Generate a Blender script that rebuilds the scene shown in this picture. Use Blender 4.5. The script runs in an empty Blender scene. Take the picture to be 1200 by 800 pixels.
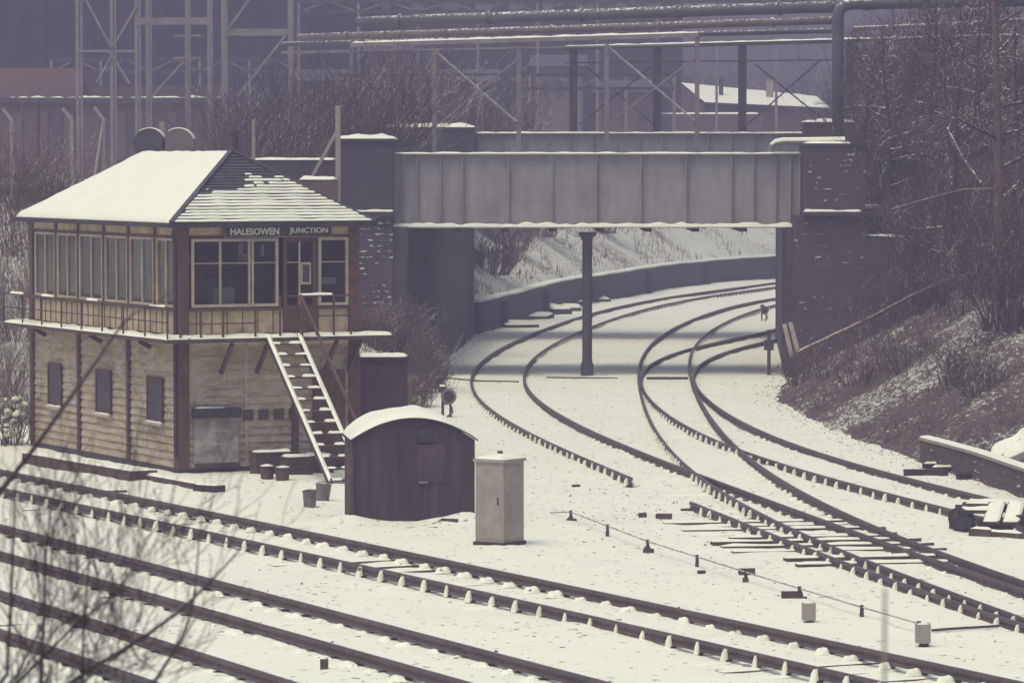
import bpy, math, random
import numpy as np
from mathutils import Vector, Matrix, noise
random.seed(7)
sc = bpy.context.scene
COL = sc.collection
F = 4700.0; H = 6.5; PITCH = math.atan(219.0 / F)
cp, sp = math.cos(PITCH), math.sin(PITCH)

# ---------------------------------------------------------------- survey helpers (photo pixel -> place in metres)
def ray(px, py):
    u = (px - 600.0) / F; v = (400.0 - py) / F
    return Vector((u, cp + v * sp, -sp + v * cp))
def at(px, py, Y):
    r = ray(px, py); return Vector((0, 0, H)) + r * (Y / r.y)
def G(px, py, z=0.0):
    r = ray(px, py); return Vector((0, 0, H)) + r * ((z - H) / r.z)
def nz(x, y, z=0.0, s=1.0):
    return noise.noise(Vector((x * s, y * s, z * s)))

# ---------------------------------------------------------------- materials
MATS = {}
def new_mat(name):
    m = bpy.data.materials.new(name); m.use_nodes = True
    nt = m.node_tree; b = nt.nodes['Principled BSDF']
    MATS[name] = m
    return m, nt, b
def N(nt, t, **kw):
    n = nt.nodes.new(t)
    for k, v in kw.items():
        if hasattr(n, k): setattr(n, k, v)
        else: n.inputs[k].default_value = v
    return n
def obj_coord(nt):
    return N(nt, 'ShaderNodeTexCoord').outputs['Object']
def world_coord(nt):
    return N(nt, 'ShaderNodeNewGeometry').outputs['Position']
def ramp(nt, src, p0, p1, c0=(0, 0, 0, 1), c1=(1, 1, 1, 1)):
    r = N(nt, 'ShaderNodeValToRGB'); e = r.color_ramp.elements
    e[0].position = p0; e[0].color = c0; e[1].position = p1; e[1].color = c1
    nt.links.new(src, r.inputs[0]); return r.outputs[0]
def mixc(nt, fac, a, b):
    m = N(nt, 'ShaderNodeMix', data_type='RGBA')
    for s, v in ((0, fac), (6, a), (7, b)):
        if isinstance(v, (tuple, float, int)):
            m.inputs[s].default_value = v
        else: nt.links.new(v, m.inputs[s])
    return m.outputs[2]
def noise_t(nt, co, scale, detail=6, rough=0.6, stretch=None):
    if stretch:
        mp = N(nt, 'ShaderNodeMapping'); mp.inputs['Scale'].default_value = stretch
        nt.links.new(co, mp.inputs['Vector']); co = mp.outputs[0]
    n = N(nt, 'ShaderNodeTexNoise'); n.inputs['Scale'].default_value = scale
    n.inputs['Detail'].default_value = detail; n.inputs['Roughness'].default_value = rough
    nt.links.new(co, n.inputs['Vector']); return n.outputs['Fac']
def bump(nt, b, src, strength=0.3, dist=0.02):
    n = N(nt, 'ShaderNodeBump'); n.inputs['Strength'].default_value = strength
    n.inputs['Distance'].default_value = dist
    nt.links.new(src, n.inputs['Height']); nt.links.new(n.outputs[0], b.inputs['Normal'])
def math_n(nt, op, a, b=0.0):
    m = N(nt, 'ShaderNodeMath', operation=op)
    for i, v in enumerate((a, b)):
        if isinstance(v, (int, float)): m.inputs[i].default_value = v
        else: nt.links.new(v, m.inputs[i])
    return m.outputs[0]
def upmask(nt, lo=0.35, hi=0.7):
    g = N(nt, 'ShaderNodeNewGeometry'); s = N(nt, 'ShaderNodeSeparateXYZ')
    nt.links.new(g.outputs['Normal'], s.inputs[0]); return ramp(nt, s.outputs['Z'], lo, hi)

SNOW = (0.86, 0.87, 0.70, 1)
def mat_plain(name, c, rough=0.8, var=0.35, scale=3.0, metal=0.0, dust=0.0, stretch=None, snowy=0.0, co=None, spec=0.3, peel=0.0):
    """weathered paint / wood / metal: base colour varied by noise, optional lying snow on upward faces"""
    m, nt, b = new_mat(name); co = obj_coord(nt)
    n1 = noise_t(nt, co, scale, 8, 0.65, stretch)
    c = tuple(c) + (1,)
    dk = tuple(x * (1 - var) for x in c[:3]) + (1,); lt = tuple(min(1, x * (1 + var)) for x in c[:3]) + (1,)
    col = mixc(nt, ramp(nt, n1, 0.3, 0.7), dk, lt)
    if dust:
        n2 = noise_t(nt, co, scale * 0.35, 5, 0.7)
        col = mixc(nt, math_n(nt, 'MULTIPLY', ramp(nt, n2, 0.45, 0.7), dust), col, (0.10, 0.055, 0.035, 1))
    if peel:
        n5 = noise_t(nt, co, 1.7, 9, 0.75, (1, 1, 2.5))
        col = mixc(nt, math_n(nt, 'MULTIPLY', ramp(nt, n5, 0.50, 0.58), peel), col, (0.50, 0.46, 0.40, 1))
        n6 = noise_t(nt, co, 3.1, 9, 0.8, (2, 2, .6))
        col = mixc(nt, math_n(nt, 'MULTIPLY', ramp(nt, n6, 0.56, 0.66), .6), col, (0.12, 0.09, 0.075, 1))
    if snowy:
        n3 = noise_t(nt, co, 9.0, 4, 0.6)
        k = math_n(nt, 'MULTIPLY', upmask(nt), ramp(nt, n3, 0.62 - 0.3 * snowy, 0.70 - 0.3 * snowy))
        col = mixc(nt, k, col, SNOW)
    nt.links.new(col, b.inputs['Base Color'])
    b.inputs['Roughness'].default_value = rough; b.inputs['Metallic'].default_value = metal
    b.inputs['Specular IOR Level'].default_value = spec
    bump(nt, b, n1, 0.25, 0.01)
    return m

def mat_snow(name='snow', specks=0.0, c=SNOW):
    m, nt, b = new_mat(name); co = world_coord(nt)
    n1 = noise_t(nt, co, 1.1, 6, 0.6); n2 = noise_t(nt, co, 14.0, 6, 0.7)
    col = mixc(nt, ramp(nt, n1, 0.3, 0.7), tuple(x * 0.97 for x in c[:3]) + (1,), c)
    if specks:
        n3 = noise_t(nt, co, 7.0, 3, 0.55); n4 = noise_t(nt, co, 0.45, 4, 0.6)
        lim = math_n(nt, 'ADD', n3, math_n(nt, 'MULTIPLY', n4, 0.22))
        col = mixc(nt, ramp(nt, lim, 0.755, 0.80), col, (0.16, 0.13, 0.11, 1))
        n5 = noise_t(nt, co, 0.22, 5, 0.6)
        col = mixc(nt, math_n(nt, 'MULTIPLY', ramp(nt, n5, 0.5, 0.75), 0.16), col, (0.55, 0.53, 0.46, 1))
    nt.links.new(col, b.inputs['Base Color']); b.inputs['Roughness'].default_value = 0.75
    b.inputs['Specular IOR Level'].default_value = 0.25
    bump(nt, b, math_n(nt, 'ADD', n1, math_n(nt, 'MULTIPLY', n2, 0.25)), 0.35, 0.05)
    return m

def mat_brick(name, c1, c2, mortar, snowd=0.0, axis='xz', sc_=1.0, soot=0.4):
    m, nt, b = new_mat(name); co = obj_coord(nt)
    s = N(nt, 'ShaderNodeSeparateXYZ'); nt.links.new(co, s.inputs[0])
    cx = N(nt, 'ShaderNodeCombineXYZ')
    nt.links.new(math_n(nt, 'ADD', s.outputs['X'], s.outputs['Y']), cx.inputs[0]); nt.links.new(s.outputs['Z'], cx.inputs[1])
    br = N(nt, 'ShaderNodeTexBrick'); br.inputs['Scale'].default_value = 1.0 / sc_
    br.inputs['Brick Width'].default_value = 0.24; br.inputs['Row Height'].default_value = 0.083
    br.inputs['Mortar Size'].default_value = 0.008; br.inputs['Color1'].default_value = c1 + (1,)
    br.inputs['Color2'].default_value = c2 + (1,); br.inputs['Mortar'].default_value = mortar + (1,)
    nt.links.new(cx.outputs[0], br.inputs['Vector'])
    n1 = noise_t(nt, co, 0.9, 7, 0.7)
    col = mixc(nt, math_n(nt, 'MULTIPLY', ramp(nt, n1, 0.4, 0.65), soot), br.outputs['Color'], (0.035, 0.03, 0.035, 1))
    if snowd:
        n2 = noise_t(nt, co, 1.0, 3, 0.6, (5, 5, 13)); n3 = noise_t(nt, co, 0.9, 3, 0.5)
        k = ramp(nt, math_n(nt, 'ADD', n2, math_n(nt, 'MULTIPLY', n3, 0.3)), 0.83 - snowd, 0.87 - snowd)
        row = N(nt, 'ShaderNodeMath', operation='FRACT'); nt.links.new(math_n(nt, 'MULTIPLY', s.outputs['Z'], 1 / 0.166), row.inputs[0])
        k = math_n(nt, 'MULTIPLY', k, math_n(nt, 'LESS_THAN', row.outputs[0], 0.3))
        col = mixc(nt, k, col, (0.7, 0.7, 0.64, 1))
    nt.links.new(col, b.inputs['Base Color']); b.inputs['Roughness'].default_value = 0.9
    bump(nt, b, br.outputs['Fac'], -0.4, 0.008)
    return m

def mat_scrub(name, base, lt, amount):
    """dead grass and leaf litter with snow caught in it"""
    m, nt, b = new_mat(name); co = world_coord(nt)
    n1 = noise_t(nt, co, 1.6, 9, 0.7); n2 = noise_t(nt, co, 9.0, 9, 0.78, (1, .45, 1)); n3 = noise_t(nt, co, 0.28, 5, 0.6)
    col = mixc(nt, ramp(nt, n1, 0.35, 0.65), base + (1,), lt + (1,))
    k = math_n(nt, 'ADD', n2, math_n(nt, 'MULTIPLY', math_n(nt, 'SUBTRACT', n3, 0.5), 0.55))
    col = mixc(nt, ramp(nt, k, 0.70 - amount, 0.77 - amount), col, tuple(x * 0.92 for x in SNOW[:3]) + (1,))
    nt.links.new(col, b.inputs['Base Color']); b.inputs['Roughness'].default_value = 0.95
    bump(nt, b, math_n(nt, 'ADD', n1, n2), 0.9, 0.12)
    return m

snow = mat_snow('snow'); gsnow = mat_snow('ground_snow', 1.0)
boards = mat_plain('weathered_boards', (0.43, 0.355, 0.245), 0.85, 0.42, 2.2, dust=0.42, stretch=(1, 1, 6), peel=0.7)
cream = mat_plain('cream_paint', (0.42, 0.37, 0.28), 0.6, 0.2, 4, dust=0.3)
panelp = mat_plain('buff_panel_paint', (0.45, 0.37, 0.24), 0.7, 0.3, 3, dust=0.5)
brown = mat_plain('brown_paint', (0.105, 0.062, 0.05), 0.7, 0.35, 4)
dbrown = mat_plain('dark_brown_timber', (0.085, 0.062, 0.058), 0.8, 0.4, 5)
black = mat_plain('black_iron', (0.042, 0.038, 0.045), 0.6, 0.4, 5)
railm = mat_plain('rusty_rail', (0.095, 0.072, 0.078), 0.65, 0.35, 4, spec=0.4)
railhead = mat_plain('worn_rail_head', (0.16, 0.13, 0.13), 0.35, 0.25, 4, metal=0.6)
sleeperm = mat_plain('sleeper_wood', (0.08, 0.062, 0.055), 0.9, 0.4, 5)
bluebrick = mat_brick('blue_brick', (0.045, 0.040, 0.052), (0.07, 0.055, 0.065), (0.075, 0.07, 0.075))
bluebrick_s = mat_brick('blue_brick_snowy', (0.055, 0.048, 0.058), (0.085, 0.065, 0.07), (0.12, 0.11, 0.11), snowd=0.11)
redbrick = mat_brick('red_brick', (0.11, 0.075, 0.066), (0.15, 0.10, 0.085), (0.13, 0.11, 0.105))
orangebrick = mat_brick('orange_brick', (0.20, 0.11, 0.085), (0.25, 0.145, 0.11), (0.18, 0.15, 0.13), soot=0.15)
mixbrick = mat_brick('patched_brick', (0.055, 0.045, 0.055), (0.11, 0.068, 0.066), (0.09, 0.08, 0.085), snowd=0.045)
girder = mat_plain('grey_girder_paint', (0.29, 0.275, 0.275), 0.7, 0.16, 1.6, dust=0.28, stretch=(2.2, 1, .45))
steel = mat_plain('dull_steel', (0.25, 0.23, 0.22), 0.7, 0.25, 2, dust=0.3, snowy=0.6)
dsteel = mat_plain('dark_steel', (0.065, 0.06, 0.07), 0.7, 0.3, 2)
towersteel = mat_plain('weathered_tower_steel', (0.21, 0.19, 0.18), 0.7, 0.3, 2)
psteel = mat_plain('pale_steel', (0.21, 0.195, 0.18), 0.7, 0.25, 2)
pipem = mat_plain('pipe_lagging', (0.15, 0.125, 0.12), 0.8, 0.3, 1.2, snowy=0.35)
pipeg = mat_plain('grey_pipe', (0.10, 0.095, 0.105), 0.7, 0.25, 1.5, snowy=0.4)
concrete = mat_plain('concrete', (0.33, 0.30, 0.265), 0.9, 0.2, 3, stretch=(1, 1, 0.3))
pconc = mat_plain('pale_concrete', (0.31, 0.28, 0.24), 0.9, 0.25, 3)
hutm = mat_plain('tarred_hut', (0.055, 0.042, 0.055), 0.8, 0.5, 1.4, dust=0.25, stretch=(3, 3, 0.4))
hutpatch = mat_plain('hut_vent_wood', (0.065, 0.047, 0.055), 0.8, 0.4, 2)
slate = mat_plain('slate', (0.075, 0.07, 0.085), 0.6, 0.3, 4)
hatchm = mat_plain('peeling_white_paint', (0.27, 0.25, 0.23), 0.8, 0.55, 1.6, dust=0.4, peel=0.6)
bark = mat_plain('bark', (0.06, 0.045, 0.045), 0.9, 0.4, 8, snowy=0.35)
barkp = mat_plain('pale_bark', (0.13, 0.09, 0.08), 0.9, 0.4, 8, snowy=0.4)
twigm = mat_plain('twig', (0.085, 0.065, 0.063), 0.9, 0.4, 8, snowy=0.42)
scrubtw = mat_plain('scrub_twigs', (0.13, 0.095, 0.085), 0.9, 0.5, 6, snowy=0.35)
neartw = mat_plain('near_twig', (0.06, 0.045, 0.055), 0.9, 0.4, 8)
grassm = mat_plain('dead_grass', (0.15, 0.115, 0.10), 0.95, 0.6, 1.0)
scrub = mat_scrub('scrub_bank', (0.07, 0.053, 0.053), (0.17, 0.125, 0.11), 0.17)
scrubw = mat_scrub('snowy_bank', (0.13, 0.09, 0.07), (0.26, 0.18, 0.13), 0.30)
hillm = mat_scrub('far_hill', (0.045, 0.038, 0.045), (0.08, 0.06, 0.06), 0.02)
cladm = mat_plain('dark_cladding', (0.012, 0.012, 0.022), 0.8, 0.3, 0.3, stretch=(4, 4, 0.3))
clad2 = mat_plain('factory_cladding', (0.03, 0.027, 0.03), 0.8, 0.3, 0.25, stretch=(3, 3, 0.5))
bucket = mat_plain('galvanised', (0.16, 0.14, 0.14), 0.5, 0.3, 6)
interior = mat_plain('dim_interior', (0.06, 0.05, 0.055), 0.9, 0.3, 2)
paper = mat_plain('faded_paper', (0.5, 0.47, 0.42), 0.8, 0.1, 3)
roadm = mat_plain('wet_tarmac', (0.12, 0.11, 0.12), 0.8, 0.3, 1)
letterm = mat_plain('white_letters', (0.62, 0.6, 0.54), 0.6, 0.15, 9)

def mat_glass(nm='window_glass', dirt=0.55):
    m, nt, b = new_mat(nm); out = nt.nodes['Material Output']
    tr = N(nt, 'ShaderNodeBsdfTransparent'); gl = N(nt, 'ShaderNodeBsdfGlossy')
    tr.inputs[0].default_value = (0.75, 0.75, 0.8, 1); gl.inputs['Roughness'].default_value = 0.08
    fr = N(nt, 'ShaderNodeFresnel'); fr.inputs[0].default_value = 1.5
    co = obj_coord(nt); n = noise_t(nt, co, 1.5, 4)
    df = N(nt, 'ShaderNodeBsdfDiffuse'); df.inputs[0].default_value = (0.20, 0.185, 0.18, 1)
    mx = N(nt, 'ShaderNodeMixShader'); nt.links.new(math_n(nt, 'MULTIPLY', ramp(nt, n, 0.2, 0.8), dirt), mx.inputs[0])
    nt.links.new(tr.outputs[0], mx.inputs[1]); nt.links.new(df.outputs[0], mx.inputs[2])
    m2 = N(nt, 'ShaderNodeMixShader'); nt.links.new(fr.outputs[0], m2.inputs[0])
    nt.links.new(mx.outputs[0], m2.inputs[1]); nt.links.new(gl.outputs[0], m2.inputs[2])
    nt.links.new(m2.outputs[0], out.inputs['Surface']); return m
glass = mat_glass(); cglass = mat_glass('clearer_window_glass', 0.22)

# ---------------------------------------------------------------- mesh builder
class MB:
    def __init__(s): s.v = []; s.f = []; s.m = []; s.mats = []
    def mi(s, mat):
        if mat not in s.mats: s.mats.append(mat)
        return s.mats.index(mat)
    def add(s, vs, fs, mat):
        o = len(s.v); k = s.mi(mat); s.v += [tuple(v) for v in vs]
        for f in fs: s.f.append(tuple(i + o for i in f)); s.m.append(k)
    def box(s, x0, x1, y0, y1, z0, z1, mat):
        vs = [(x, y, z) for z in (z0, z1) for y in (y0, y1) for x in (x0, x1)]
        s.add(vs, [(0, 2, 3, 1), (4, 5, 7, 6), (0, 1, 5, 4), (2, 6, 7, 3), (0, 4, 6, 2), (1, 3, 7, 5)], mat)
    def beam(s, a, b, w, h, mat, up=Vector((0, 0, 1))):
        a = Vector(a); b = Vector(b); d = (b - a).normalized()
        if abs(d.dot(up)) > 0.97: up = Vector((0, 1, 0))
        r = d.cross(up).normalized() * (w / 2); u = r.cross(d).normalized() * (h / 2)
        vs = [p + i * r + j * u for p in (a, b) for j in (-1, 1) for i in (-1, 1)]
        s.add(vs, [(0, 2, 3, 1), (4, 5, 7, 6), (0, 1, 5, 4), (2, 6, 7, 3), (0, 4, 6, 2), (1, 3, 7, 5)], mat)
    def tube(s, pts, rad, n, mat, cap=True):
        pts = [Vector(p) for p in pts]; L = len(pts)
        if not hasattr(rad, '__len__'): rad = [rad] * L
        vs = []; pr = None
        for i, p in enumerate(pts):
            d = (pts[min(i + 1, L - 1)] - pts[max(i - 1, 0)]).normalized()
            if pr is None:
                a = Vector((0, 0, 1)) if abs(d.z) < 0.9 else Vector((1, 0, 0)); r = d.cross(a).normalized()
            else: r = (pr - d * pr.dot(d)).normalized()
            pr = r; q = d.cross(r)
            for k in range(n):
                t = 2 * math.pi * k / n; vs.append(p + (r * math.cos(t) + q * math.sin(t)) * rad[i])
        fs = [(i * n + k, i * n + (k + 1) % n, (i + 1) * n + (k + 1) % n, (i + 1) * n + k) for i in range(L - 1) for k in range(n)]
        if cap: fs += [tuple(range(n))[::-1], tuple(range((L - 1) * n, L * n))]
        s.add(vs, fs, mat)
    def extrude(s, prof, pts, mat, closed=True, upz=True):
        """prof: list of (side, up) swept along pts (horizontal path)"""
        pts = [Vector(p) for p in pts]; L = len(pts); n = len(prof); vs = []
        for i, p in enumerate(pts):
            d = pts[min(i + 1, L - 1)] - pts[max(i - 1, 0)]; d.z = 0; d.normalize()
            r = Vector((d.y, -d.x, 0))
            for a, b in prof: vs.append(p + r * a + Vector((0, 0, b)))
        fs = [(i * n + k, (i + 1) * n + k, (i + 1) * n + (k + 1) % n, i * n + (k + 1) % n) for i in range(L - 1) for k in range(n if closed else n - 1)]
        if closed: fs += [tuple(range(n)), tuple(range((L - 1) * n, L * n))[::-1]]
        s.add(vs, fs, mat)
    def quadsnow(s, A, B, C, D, nu, nv, th, mat, edge=0.12, seed=0.0, rough=0.35, droop=0.0):
        """a lying slab of snow on the quad A-B-C-D (rounded edges, uneven thickness)"""
        A, B, C, D = map(Vector, (A, B, C, D)); n = (B - A).cross(D - A)
        if n.length < 1e-6: n = (B - C).cross(D - C)
        n.normalize()
        if n.z < 0: n = -n
        lu = max((B - A).length, (C - D).length); lv = max((D - A).length, (C - B).length)
        vs = []
        for j in range(nv + 1):
            for i in range(nu + 1):
                u = i / nu; v = j / nv
                p = (A * (1 - u) + B * u) * (1 - v) + (D * (1 - u) + C * u) * v
                d = min(min(u, 1 - u) * lu, min(v, 1 - v) * lv)
                k = min(1.0, d / edge) ** 0.5
                h = th * k * (1 + rough * 2 * nz(p.x * 3 + seed, p.y * 3, p.z * 3)) 
                q = p + n * max(h, 0.0)
                if d < 1e-6: q = p - n * 0.01 + Vector((0, 0, -droop * (0.5 + nz(p.x * 5, p.y * 5, seed))))
                vs.append(q)
        w = nu + 1
        fs = [(j * w + i, j * w + i + 1, (j + 1) * w + i + 1, (j + 1) * w + i) for j in range(nv) for i in range(nu)]
        s.add(vs, fs, mat)
    def snowcap(s, x0, x1, y0, y1, z, th, mat=None, edge=0.08, seed=0.0, step=0.08, rough=0.35):
        nu = max(4, min(80, int((x1 - x0) / step))); nv = max(4, min(80, int((y1 - y0) / step)))
        s.quadsnow((x0, y0, z), (x1, y0, z), (x1, y1, z), (x0, y1, z), nu, nv, th, mat or snow, edge, seed, rough, 0.008)
    def build(s, name, parent=None, origin=None, smooth=False, kind=None):
        me = bpy.data.meshes.new(name)
        v = s.v if origin is None else [(a - origin[0], b - origin[1], c - origin[2]) for a, b, c in s.v]
        me.from_pydata(v, [], s.f); me.polygons.foreach_set('material_index', s.m)
        for m in s.mats: me.materials.append(m)
        if smooth: me.polygons.foreach_set('use_smooth', [True] * len(s.f))
        me.update()
        o = bpy.data.objects.new(name, me); COL.objects.link(o)
        if parent is not None: o.parent = parent
        elif origin is not None: o.location = origin
        if kind: o['kind'] = kind
        return o

def tag(o, label, cat, group=None):
    o['label'] = label; o['category'] = cat
    if group: o['group'] = group
    return o
def thing(name, label, cat, loc=(0, 0, 0), rotz=0.0, group=None):
    o = bpy.data.objects.new(name, None); COL.objects.link(o); o.empty_display_size = 0.2
    o.location = loc; o.rotation_euler = (0, 0, rotz); return tag(o, label, cat, group)
def copy_tree(o, parent=None):
    c = o.copy(); COL.objects.link(c)
    if parent is not None: c.parent = parent
    for ch in list(o.children): copy_tree(ch, c)
    return c
def struct(mb, name, smooth=False):
    return mb.build(name, smooth=smooth, kind='structure')

# ================================================================ SETTING: snow-covered ground
def bank_edge_right(y):      # foot of the right-hand bank: X as a function of Y
    return float(np.interp(y, [40, 60, 72, 76.6, 82.8, 92, 100, 106, 112, 117], [13, 11.4, 10.5, 10.0, 8.75, 7.9, 7.3, 7.0, 7.5, 8.3]))
g = MB()
xs = np.concatenate([np.arange(-30, -14, 1.0), np.arange(-14, 13, 0.16), np.arange(13, 40, 1.0)])
ys = np.concatenate([np.arange(25, 46, 1.0), np.arange(46, 96, 0.2), np.arange(96, 150, 0.45), np.arange(150, 262, 1.2)])
nx, ny = len(xs), len(ys)
mounds = [(-2.85, 70.5, 0.14, 0.5), (-0.8, 70.5, 0.2, 0.5), (-1.3, 70.3, 0.06, 0.4), (0.0, 66.2, 0.05, 0.5), (-5.0, 80.6, 0.06, 1.0)]
def gh(x, y):
    h = 0.03 * nz(x, y, 0, 0.45) + 0.025 * nz(x, y, 0, 1.1) + 0.018 * nz(x, y, 3, 3.1) + 0.05 * nz(x, y, 9, 0.12)
    for mx, my, mh, mr in mounds:
        h += mh * math.exp(-((x - mx) ** 2 + (y - my) ** 2) / (mr * mr) * 1.5)
    return h
vs = [(float(x), float(y), gh(x, y)) for y in ys for x in xs]
fs = [(j * nx + i, j * nx + i + 1, (j + 1) * nx + i + 1, (j + 1) * nx + i) for j in range(ny - 1) for i in range(nx - 1)]
g.add(vs, fs, gsnow); struct(g, 'ground', True)
g = MB(); g.add([(-1500, -300, -0.35), (1500, -300, -0.35), (1500, 2500, -0.35), (-1500, 2500, -0.35)], [(0, 1, 2, 3)], gsnow); struct(g, 'far_ground')

# left bank (behind the signal box, falling towards the line in front of the bridge)
def hf(name, x0, x1, y0, y1, step, fn, mat):
    g = MB(); xs = np.arange(x0, x1 + step, step); ys = np.arange(y0, y1 + step, step)
    vs = [(float(x), float(y), fn(float(x), float(y))) for y in ys for x in xs]; nx = len(xs)
    fs = [(j * nx + i, j * nx + i + 1, (j + 1) * nx + i + 1, (j + 1) * nx + i) for j in range(len(ys) - 1) for i in range(nx - 1)]
    g.add(vs, fs, mat); return struct(g, name, True)
def sstep(a, b, t):
    t = min(1, max(0, (t - a) / (b - a))); return t * t * (3 - 2 * t)
def left_bank(x, y):
    foot = float(np.interp(x, [-40, -14, -11, -6, -3.2, -2.5], [97, 96, 94.5, 93.5, 98, 108]))
    cap = float(np.interp(x, [-40, -8.5, -6.5, -4.6, -3.4, -2.4, -1.6], [5.0, 5.0, 3.6, 1.7, 1.1, 0.25, -0.25]))
    t = sstep(0, 11, y - foot)
    return -0.15 + (cap + 0.15) * t + 0.10 * nz(x, y, 2, 0.6) * t + 0.05 * nz(x, y, 5, 2.2)
hf('left_embankment', -40, -1.4, 92, 117.4, 0.25, left_bank, scrubw)
def right_bank(x, y):
    d = x - bank_edge_right(y)
    return -0.12 + max(0, min(5.4, 0.12 + d * (0.55 + 0.1 * nz(x, y, 1, 0.2)))) + 0.16 * nz(x, y, 2, 0.5) * sstep(0, 1.5, d) + 0.07 * nz(x, y, 5, 1.9) - (0.4 if d < -0.3 else 0)
hf('right_embankment', 5.8, 44, 50, 117.6, 0.25, right_bank, scrub)

# curved cutting beyond the bridge: retaining wall foot line, bank above it, plateau behind
FOOT = [(-1.2, 144.5), (-0.6, 149.5), (0.25, 155), (1.6, 166), (2.8, 173), (4.8, 181), (7.0, 192), (10.3, 203), (14.4, 212), (20, 220), (30, 230), (44, 240)]
def smooth_path(P, step=1.0):
    P = np.array(P, float); t = np.concatenate([[0], np.cumsum(np.hypot(*np.diff(P, axis=0).T))])
    tt = np.arange(0, t[-1], step); X = np.interp(tt, t, P[:, 0]); Y = np.interp(tt, t, P[:, 1])
    k = np.ones(7) / 7
    X[3:-3] = np.convolve(X, k, 'valid'); Y[3:-3] = np.convolve(Y, k, 'valid')
    return list(zip(X.tolist(), Y.tolist()))
FP = smooth_path(FOOT, 0.8)
def left_normal(P, i):
    a = P[max(0, i - 1)]; b = P[min(len(P) - 1, i + 1)]; dx, dy = b[0] - a[0], b[1] - a[1]; l = math.hypot(dx, dy)
    return (-dy / l, dx / l)
g = MB(); rows = [0.45, 0.9, 1.4, 2, 2.7, 3.5, 4.3, 5.2, 6.2, 7.4, 9, 12, 25, 60]
vs = []
for i, p in enumerate(FP):
    n = left_normal(FP, i)
    for r in rows:
        z = 1.12 + min(4.2, max(0, (r - 0.4)) * 0.62) + 0.22 * nz(p[0] + n[0] * r, p[1] + n[1] * r, 4, 0.5) * min(1, r / 2)
        vs.append((p[0] + n[0] * r, p[1] + n[1] * r, z))
w = len(rows)
g.add(vs, [(i * w + k, (i + 1) * w + k, (i + 1) * w + k + 1, i * w + k + 1) for i in range(len(FP) - 1) for k in range(w - 1)], scrubw)
struct(g, 'far_embankment', True)
g = MB(); g.box(-160, -3.9, 117.5, 420, 4.2, 4.95, gsnow); g.box(-160, -1.45, 143, 420, 4.2, 4.9, gsnow); struct(g, 'left_upper_ground')
g = MB(); po_ = [(9.2, 117.7), (170, 117.7), (170, 420), (95, 420), (60, 260), (34, 205), (22, 178), (15, 160), (13.5, 149), (9.2, 143)]; n_ = len(po_)
g.add([(a, b, 4.2) for a, b in po_] + [(a, b, 4.9) for a, b in po_], [tuple(range(n_))[::-1], tuple(range(n_, 2 * n_))] + [(i, (i + 1) % n_, (i + 1) % n_ + n_, i + n_) for i in range(n_)], scrub); struct(g, 'right_upper_ground')
# far wooded hill closes the view
def hill(x, y): return 4 + (y - 300) * 0.19 + 3.0 * nz(x, y, 0, 0.02) + 1.2 * nz(x, y, 3, 0.07)
hf('far_hillside', -220, 260, 300, 620, 4.0, hill, hillm)

# ================================================================ TRACKS
def rail_top(px, py): return G(px, py, 0.17)
def fit_track(left, right, deg, y0, y1, step=0.4):
    """centre line X(Y) from surveyed points of both rails"""
    pts = []
    for tr, sgn in ((left, 1), (right, -1)):
        for p in tr: q = rail_top(*p); pts.append((q.x, q.y, sgn))
    P = np.array(pts); off = np.full(len(P), 0.75)
    mu = P[:, 1].mean(); sd = P[:, 1].std()
    w = 60.0 / P[:, 1]
    for _ in range(6):
        c = np.polyfit((P[:, 1] - mu) / sd, P[:, 0] + P[:, 2] * off, deg, w=w)
        d = np.polyval(np.polyder(c), (P[:, 1] - mu) / sd) / sd
        off = 0.75 * np.sqrt(1 + d * d)
    lo, hi = P[:, 1].min(), P[:, 1].max()
    def X(y):
        yc = min(max(y, lo), hi); v = np.polyval(c, (yc - mu) / sd); dv = np.polyval(np.polyder(c), (yc - mu) / sd) / sd
        return float(v + dv * (y - yc))
    return [(X(y), float(y)) for y in np.arange(y0, y1, step)], X

T1l = [(0, 548), (105, 574), (210, 595), (300, 612), (400, 630.5), (550, 663), (667, 686), (783, 711), (900, 735.6), (967, 749), (1083, 775), (1200, 801)]
T1r = [(0, 572), (105, 593.5), (210, 616), (300, 639), (370, 651.5), (460, 671), (550, 691), (667, 712), (783, 741), (900, 771), (967, 785), (1013, 798)]
T2l = [(0, 614), (105, 642.5), (210, 672), (300, 695), (400, 716), (550, 755.5), (600, 771), (707, 800)]
T2r = [(0, 646), (105, 677.5), (210, 704), (300, 732), (400, 757), (520, 794)]
T3l = [(0, 691.5), (105, 726.5), (210, 758), (300, 786)]
T3r = [(0, 740), (105, 772), (175, 798)]
Ll = [(917, 328.6), (860, 336), (795, 345.5), (750, 352), (711, 361.8), (662, 376), (614, 394), (581, 410.5), (562, 425), (552, 443), (553.6, 456), (568, 474), (597.5, 493), (630, 508), (662.5, 523), (695, 536), (731, 553.5), (804, 581.5), (840, 595), (870, 608.5), (900, 621), (961, 643), (996, 656), (1054, 676), (1112, 700), (1156, 715), (1200, 728)]
Lr = [(917, 334), (860, 342), (795, 352), (750, 363), (711, 373), (679, 388), (646, 404), (625, 420), (614, 440), (615.4, 453), (630, 467), (662.5, 488.5), (695, 503), (727.6, 517), (780, 539.5), (810, 551), (861, 574), (900, 584.5), (940, 600), (981, 614.6), (1025, 627.7), (1069, 646.6), (1112, 659), (1171, 679), (1200, 688)]
Rl = [(917, 347), (876, 353.6), (827.5, 366.6), (795, 379.6), (769, 397.5), (753, 420), (746, 443), (753, 472), (766, 498), (779, 514.5), (801.5, 537), (827.5, 557), (840, 569), (870, 587), (900, 603), (923, 617.5), (967, 636), (996, 648), (1031, 660), (1098, 683), (1141, 702), (1200, 722)]
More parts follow.
